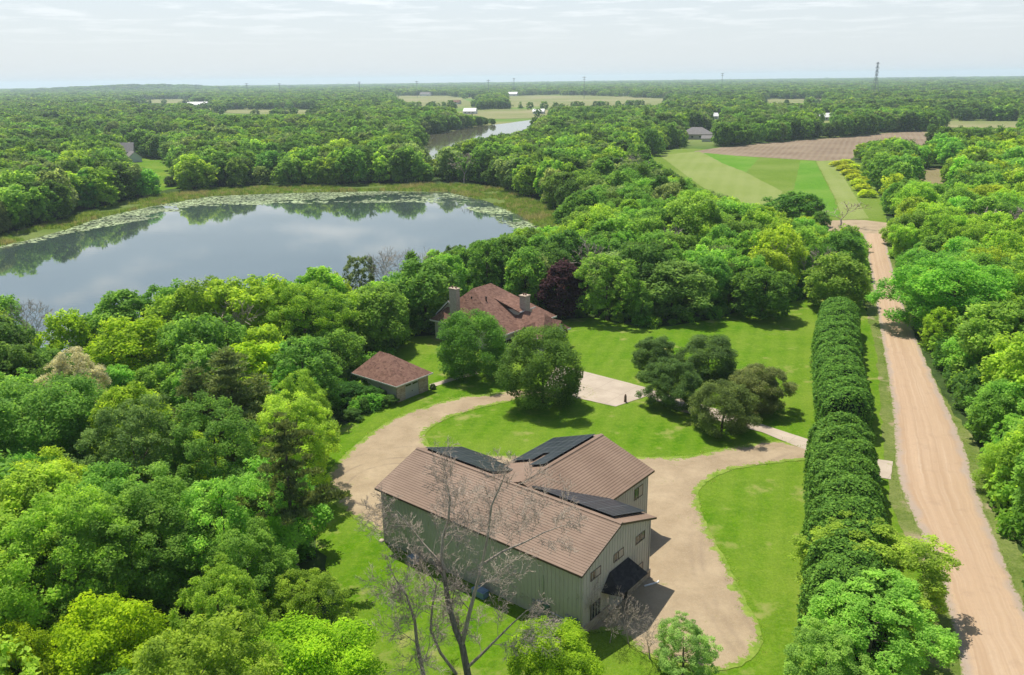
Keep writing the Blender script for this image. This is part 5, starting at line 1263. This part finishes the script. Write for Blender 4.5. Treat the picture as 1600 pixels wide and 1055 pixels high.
# --- hipped garage
def hip_roof(m, x0, x1, y0, y1, ze, zr, ra, rb, th=.16):
    """ridge from ra to rb (x, y)"""
    a_ = (x0, y0, ze); b_ = (x1, y0, ze); c_ = (x1, y1, ze); d_ = (x0, y1, ze); R1 = (*ra, zr); R2 = (*rb, zr)
    if abs(ra[0] - rb[0]) >= abs(ra[1] - rb[1]): m.slab([a_, b_, R2, R1], th); m.slab([b_, c_, R2], th); m.slab([c_, d_, R1, R2], th); m.slab([d_, a_, R1], th)
    else: m.slab([a_, b_, R1], th); m.slab([b_, c_, R2, R1], th); m.slab([c_, d_, R2], th); m.slab([d_, a_, R1, R2], th)
gar = tag(empty('garage', (AX[0] * -90.4 + BX[0] * 81.9, AX[1] * -90.4 + BX[1] * 81.9, 0), YAW), 'small garage with brown shingled hip roof and stone front at the wood edge', 'garage')
GD, GW_ = -9.2, 6.8
m = MB(); m.box(GD, 0, 0, .15, 0, 2.85); m.box(GD, 0, GW_ - .15, GW_, 0, 2.85); m.box(GD, GD + .15, .15, GW_ - .15, 0, 2.85); m.box(-.15, 0, .15, GW_ - .15, 0, 2.85); m.build('wall', M['siding'], gar)
m = MB(); m.box(-.05, .1, -.04, 1.75, 0, 2.8); m.box(-.05, .1, 4.75, GW_ + .04, 0, 2.8); m.build('stone_front', M['stone'], gar)
m = MB(); m.box(-.02, .04, 1.8, 4.7, .02, 2.45); dr_ = m.build('garage_door', M['grey_paint'], gar)
for u in (1.95, 3.4): m = MB(); m.box(.04, .06, u, u + 1.15, 2.05, 2.32); m.build('pane', M['glass'], dr_)
m = MB(); m.box(.04, .1, 3.2, 3.32, 1.0, 1.12); m.build('handle', M['dark_door'], dr_)
m = MB(); hip_roof(m, GD - .6, .65, -.65, GW_ + .6, 2.98, 6.15, (-7.2, 3.35), (-4.9, 3.35)); rf = m.build('roof', M['shingle_red'], gar)
m = MB()
for q in ((GD - .64, .69, -.69, -.655), (GD - .64, .69, GW_ + .605, GW_ + .64), (GD - .64, -.65 + GD + .045, -.655, GW_ + .605), (.655, .69, -.655, GW_ + .605)): m.box(*q, 2.80, 3.0)
m.build('fascia', M['fascia'], rf)

# --- the big house behind the maples
hs = tag(empty('big_house', (AX[0] * -102 + BX[0] * 116, AX[1] * -102 + BX[1] * 116, 0), YAW), 'big house with steep brown shingled hip roof and two tall stone chimneys', 'house')
def rect_walls(name, x0, x1, y0, y1, z, mat, z0=0):
    m = MB(); m.box(x0, x1, y0, y0 + .2, z0, z); m.box(x0, x1, y1 - .2, y1, z0, z); m.box(x0, x0 + .2, y0 + .2, y1 - .2, z0, z); m.box(x1 - .2, x1, y0 + .2, y1 - .2, z0, z); return m.build(name, mat, hs)
rect_walls('wall', -7.2, 9.6, -6.2, 9.0, 3.9, M['siding'])
m = MB(); hip_roof(m, -7.8, 10.3, -6.9, 9.7, 3.9, 10.1, (-.8, -2.0), (-.8, 3.2), .2); rf = m.build('roof', M['shingle_red'], hs)
for x, y in ((-.2, -3.2), (2.6, -2.2), (1.2, -4.2)):
    z = 10.0 - abs(x) * .4 - max(0, -2.0 - y) * 1.2; m = MB(); m.tube((x, y, z - .6), (x, y, z + .35), .14, .14, 8, True); m.build('roof_vent', M['dark_door'], rf)
m = MB()
for q in ((-7.85, 10.35, -6.96, -6.905), (10.305, 10.36, -6.9, 9.7), (-7.86, -7.805, -6.9, 9.7)): m.box(*q, 3.66, 3.93)
m.build('fascia', M['fascia'], rf)
# west gable with the tall chimney
m = MB(); gx0, gx1, gy = -7.0, -1.4, -4.9
m.add([(gx0, gy, 3.5), (gx1, gy, 3.5), (gx1, gy, 5.0), ((gx0 + gx1) / 2, gy, 7.6), (gx0, gy, 5.0), (gx0, 1, 3.5), (gx1, 1, 3.5), (gx1, 1, 5.0), ((gx0 + gx1) / 2, 1, 7.6), (gx0, 1, 5.0)], [(0, 4, 3, 2, 1), (5, 6, 7, 8, 9), (0, 5, 9, 4), (1, 2, 7, 6), (4, 9, 8, 3), (2, 3, 8, 7), (0, 1, 6, 5)])
gb = m.build('gable', M['siding'], hs)
m = MB(); mid = (gx0 + gx1) / 2
m.slab([(mid, gy - .5, 7.85), (mid, 2, 7.85), (gx0 - .6, 2, 4.75), (gx0 - .6, gy - .5, 4.75)], .18); m.slab([(mid, 2, 7.85), (mid, gy - .5, 7.85), (gx1 + .6, gy - .5, 4.75), (gx1 + .6, 2, 4.75)], .18)
gr_ = m.build('gable_roof', M['shingle_red'], hs)
m = MB()
for s, xe in ((-1, gx0 - .6), (1, gx1 + .6)): m.slab([(mid, gy - .56, 7.9), (mid, gy - .505, 7.9), (xe, gy - .505, 4.8), (xe, gy - .56, 4.8)][::-s], .3)
m.build('fascia', M['fascia'], gr_)
window_at(hs, ('y', gy, -1), -6.6, -5.5, 3.6, 4.8, [M['glass']], M['fascia'], None)
def chimney(x0, x1, y0, y1, z0, z1):
    m = MB(); m.box(x0, x1, y0, y1, z0, z1); c_ = m.build('chimney', M['brick'], hs); m = MB(); m.box(x0 - .12, x1 + .12, y0 - .12, y1 + .12, z1, z1 + .2); m.build('cap', M['stone'], c_)
    for xx_ in (x0 + .45, x1 - .45): m = MB(); m.tube((xx_, (y0 + y1) / 2, z1 + .2), (xx_, (y0 + y1) / 2, z1 + .55), .16, .13, 8, True); m.build('flue', M['shingle_red'], c_)
chimney(-3.4, -1.6, -5.9, -4.9, 0, 10.4); chimney(7.6, 9.0, 1.6, 3.0, 3, 9.1)
# front dormer, front wing toward the yard
m = MB(); m.add([(4.2, 0.6, 5.0), (8.2, .6, 5.0), (8.2, 4.6, 5.0), (4.2, 4.6, 5.0), (8.2, .6, 6.6), (8.2, 4.6, 6.6), (1.5, .6, 6.6), (1.5, 4.6, 6.6)], [(0, 1, 4, 6), (2, 3, 7, 5), (1, 2, 5, 4), (0, 3, 2, 1)]); m.build('dormer', M['siding'], hs)
m = MB(); m.slab([(8.7, .2, 6.5), (8.7, 5.0, 6.5), (2.0, 5.0, 8.4), (2.0, .2, 8.4)], .18); dmr = m.build('dormer_roof', M['shingle_red'], hs)
m = MB(); m.box(8.705, 8.76, .2, 5.0, 6.3, 6.53); m.build('fascia', M['fascia'], dmr)
window_at(hs, ('x', 8.2, 1), 1.2, 2.2, 5.5, 6.25, [M['glass']], M['fascia'], None)
rect_walls('wing_wall', 9.6, 15.4, -2.2, 5.6, 3.3, M['siding'])
m = MB(); hip_roof(m, 4.0, 16.1, -2.9, 6.3, 3.3, 6.5, (6.0, 1.7), (13.6, 1.7), .18); wr_ = m.build('wing_roof', M['shingle_red'], hs)
m = MB(); m.box(16.105, 16.16, -2.9, 6.3, 3.06, 3.33); m.box(10.4, 16.16, -2.96, -2.905, 3.06, 3.33); m.build('fascia', M['fascia'], wr_)
# end gable and porch gable
for x_, yc, wd, zt, ln in ((16.5, 2.8, 3.2, 5.6, 5), (12.6, -1.5, 3.4, 5.3, 4)):
    m = MB()
    if x_ > 15:
        m.add([(x_ - .3, yc - wd / 2, 2.6), (x_ - .3, yc + wd / 2, 2.6), (x_ - .3, yc, zt - .3), (x_ - ln, yc - wd / 2, 2.6), (x_ - ln, yc + wd / 2, 2.6), (x_ - ln, yc, zt - .3)], [(0, 1, 2), (5, 4, 3), (0, 2, 5, 3), (1, 4, 5, 2), (0, 3, 4, 1)]); gb = m.build('gable', M['siding'], hs)
        m = MB(); m.slab([(x_, yc, zt), (x_ - ln, yc, zt), (x_ - ln, yc - wd / 2 - .5, 2.9), (x_, yc - wd / 2 - .5, 2.9)], .16); m.slab([(x_ - ln, yc, zt), (x_, yc, zt), (x_, yc + wd / 2 + .5, 2.9), (x_ - ln, yc + wd / 2 + .5, 2.9)], .16); m.build('gable_roof', M['shingle_red'], hs)
    else:
        y_ = -3.3; m.add([(x_ - wd / 2, y_ + .3, 2.6), (x_ + wd / 2, y_ + .3, 2.6), (x_, y_ + .3, zt - .3), (x_ - wd / 2, y_ + ln, 2.6), (x_ + wd / 2, y_ + ln, 2.6), (x_, y_ + ln, zt - .3)], [(0, 2, 1), (3, 4, 5), (0, 3, 5, 2), (1, 2, 5, 4)]); gb = m.build('gable', M['siding'], hs)
        m = MB(); m.slab([(x_, y_ + ln, zt), (x_, y_, zt), (x_ + wd / 2 + .5, y_, 2.9), (x_ + wd / 2 + .5, y_ + ln, 2.9)], .16); m.slab([(x_, y_, zt), (x_, y_ + ln, zt), (x_ - wd / 2 - .5, y_ + ln, 2.9), (x_ - wd / 2 - .5, y_, 2.9)], .16); m.build('gable_roof', M['shingle_red'], hs)
m = MB(); m.box(9.6, 9.68, -4.2, -3.0, .2, 2.5); m.build('door', M['dark_door'], hs)
for u in (-5.6, 6.4): window_at(hs, ('x', 9.6, 1), u, u + 1.4, 1.0, 2.5, [M['glass'], M['glass']], M['fascia'], None)
window_at(hs, ('x', 15.4, 1), -1.0, .6, 1.0, 2.4, [M['glass'], M['glass']], M['fascia'], None)

# --- far houses and barns
def far_house(px_, py_, w, d, h, roofh, wall, roof_m, label, name='house', rz=0.2, hip=False, windows=2):
    q = G(px_, py_); rt = tag(empty(name, (q[0], q[1], 0), rz), label, 'barn' if name == 'barn' else 'house')
    m = MB(); m.box(-w/2, w/2, -d/2, d/2, 0, h)
    if not hip:
        for s in (-1, 1): m.add([(s*w/2, -d/2, h), (s*w/2, d/2, h), (s*w/2, 0, h + roofh)], [(0, 1, 2) if s > 0 else (2, 1, 0)])
    m.build('wall', M[wall], rt); m = MB(); e = .6
    if hip: hip_roof(m, -w/2 - e, w/2 + e, -d/2 - e, d/2 + e, h, h + roofh, (-w/2 + d/2 + .1, 0), (w/2 - d/2 - .1, 0), .2)
    else:
        for s in (-1, 1): m.slab([(-w/2 - e, 0, h + roofh + .1), (w/2 + e, 0, h + roofh + .1), (w/2 + e, s*(d/2 + e), h - .2), (-w/2 - e, s*(d/2 + e), h - .2)][::s], .2)
    m.build('roof', M[roof_m], rt)
    for i in range(windows):
        x = -w/2 + w * (i + .5) / windows; f = window_at(rt, ('y', -d/2, -1), x - .8, x + .8, h * .35, h * .35 + 1.3, [M['glass']], M['fascia'], None)
    if name == 'barn' or w > 12: m = MB(); m.box(w*.22, w*.22 + 3, -d/2 - .06, -d/2 + .02, .05, min(3, h - .3)); m.build('garage_door', M['white' if wall != 'white' else 'grey_paint'], rt)
    return rt
far_house(192, 250, 15, 11, 5.5, 5.5, 'grey_paint', 'shingle_grey', 'grey house with steep grey roof among trees across the lake', rz=.25)
far_house(209, 253, 9, 8, 3.2, 3.4, 'white', 'shingle_grey', 'low white garage with grey gable roof beside the grey house across the lake', rz=-.9, windows=0)
far_house(1088, 217, 24, 16, 4.0, 5.2, 'siding', 'shingle_grey', 'low house with wide grey-brown hip roof beyond the hay field', rz=-.25, hip=True, windows=4)
far_house(1107, 221, 10, 8, 2.6, 1.9, 'white', 'shingle_grey', 'small white garage at the side of the hip-roofed house', rz=-.25, windows=0)
specs = {1: (16, 11, 3.5, 3.4, 'white', 'white', 'white-roofed house among trees right of the hip-roofed house', 'house'), 2: (16, 10, 3.6, 3.2, 'white', 'white', 'white house with white roof beside the far pond', 'house'), 3: (42, 20, 5, 5, 'white', 'white', 'long white-roofed barn at the far left field', 'barn'),
         4: (34, 18, 6, 5, 'white', 'white', 'white barn above the pale field in the middle distance', 'barn'), 5: (32, 18, 6, 5, 'white', 'shingle_grey', 'pale barn standing at the far field left of centre', 'barn'), 6: (22, 12, 3.8, 4, 'white', 'white', 'pale-roofed house among bushes behind the ploughed field', 'house'),
         7: (20, 12, 4, 4, 'white', 'white', 'small white house in the far woods left of centre', 'house'), 9: (24, 14, 4, 4, 'white', 'white', 'white house at the far field edge right of centre', 'house'), 11: (18, 12, 4, 4, 'white', 'white', 'white house at the field left of the far pond', 'house'),
         12: (20, 12, 4, 4, 'siding', 'shingle_red', 'small brown-roofed house in front of the far field', 'house'), 13: (16, 10, 4, 3, 'white', 'white', 'tiny white house in the woods right of the ploughed field', 'house'), 14: (22, 12, 4, 4, 'siding', 'shingle_red', 'reddish-roofed house at the far right field', 'house')}
for (px_, py_), k in HOUSE_SPOTS:
    if k in specs: w, d, h, rh, wl_, rm, lb, nm = specs[k]; far_house(px_, py_, w, d, h, rh, wl_, rm, lb, nm, rz=random.uniform(-.4, .4), windows=3 if nm == 'house' else 0)

# --- power line: lattice tower and distant poles
M['tower'] = mat_plain('tower', (0.16, 0.17, 0.18), .6, .1, 1)
def lattice_tower(px_, top_y, dist, label, arms=3):
    d = FW + CR * (px_ - 800) / FPX - CU * (top_y - 527.5) / FPX; t = dist / d[1]; X0, Y0, Hh = d[0] * t, dist, CAM_H + d[2] * t
    rt = tag(empty('lattice_tower', (X0, Y0, 0), .5), label, 'power tower'); m = MB(); w0, w1 = Hh * .095, .9; n = 9
    def cw(z): 
        s = z / Hh; return w0 * (1 - s / .62) + 1.7 * (s / .62) if s < .62 else 1.7 + (w1 - 1.7) * (s - .62) / .38
    zs = [Hh * (1 - (1 - i / n) ** 1.15) for i in range(n + 1)]
    C4 = [(-1, -1), (1, -1), (1, 1), (-1, 1)]; r_ = .26
    for i in range(n):
        a_, b_ = zs[i], zs[i + 1]; wa, wb = cw(a_), cw(b_)
        for k in range(4):
            p, q = C4[k], C4[(k + 1) % 4]
            m.tube((p[0]*wa, p[1]*wa, a_), (p[0]*wb, p[1]*wb, b_), r_, r_, 4); m.tube((p[0]*wa, p[1]*wa, a_), (q[0]*wb, q[1]*wb, b_), .15, .15, 3); m.tube((q[0]*wa, q[1]*wa, a_), (p[0]*wb, p[1]*wb, b_), .15, .15, 3)
    m.build('mast', M['tower'], rt)
    for k in range(arms):
        z = Hh * (.97 - .115 * k); w = Hh * (.075 + .012 * (k == 1)); m = MB()
        for s in (-1, 1): m.tube((0, 0, z + .9), (s*w, 0, z), .22, .14, 4); m.tube((0, 0, z - .9), (s*w, 0, z), .22, .14, 4); m.tube((s*w, 0, z), (s*w, 0, z - 2.2), .18, .18, 4)
        m.build('cross_arm', M['tower'], rt)
lattice_tower(1372, 97, 1700, 'tall lattice power tower rising over the horizon on the right')
for px_, ty, dist, lb in ((913, 119.5, 2100, 'tall power pole standing over the far field right of centre'), (1129, 114, 2300, 'power pole on the horizon between the centre pole and the lattice tower'), (763, 124.5, 2300, 'power pole on the horizon just left of centre'), (803, 122, 3000, 'small power pole on the horizon at the centre'), (651, 126.5, 2500, 'power pole on the horizon left of the pale barn'), (561, 127.5, 2900, 'small power pole on the horizon over the left woods'), (385, 130, 2600, 'power pole on the horizon right of the wooded hill'), (436, 130, 3100, 'thinnest small power pole on the left horizon')):
    d = FW + CR * (px_ - 800) / FPX - CU * (ty - 527.5) / FPX; t = dist / d[1]; Hh = CAM_H + d[2] * t
    rt = tag(empty('power_pole', (d[0] * t, dist, 0), .4), lb, 'power pole'); m = MB(); r_ = dist * .00022
    m.tube((0, 0, 0), (0, 0, Hh), r_ * 1.3, r_, 6, True); m.build('pole', M['tower'], rt)
    for k, w in enumerate((5, 3.5)): m = MB(); m.box(-w, w, -.3, .3, Hh - 2 - 4.5 * k - r_, Hh - 2 - 4.5 * k + r_); m.build('cross_arm', M['tower'], rt)

# ------------------------------------------------------------------ air
def haze():
    t = NT('haze'); v = t.n('ShaderNodeVolumePrincipled'); v.inputs['Color'].default_value = (0.72, 0.86, 1.0, 1); v.inputs['Density'].default_value = 0.0001; v.inputs['Anisotropy'].default_value = 0.2
    t.l(v.outputs[0], t.out.inputs['Volume']); return t.m
m = MB(); m.box(-15000, 15000, -15000, 15000, -1.5, 90)
tag(m.build('haze', haze()), kind='stuff')
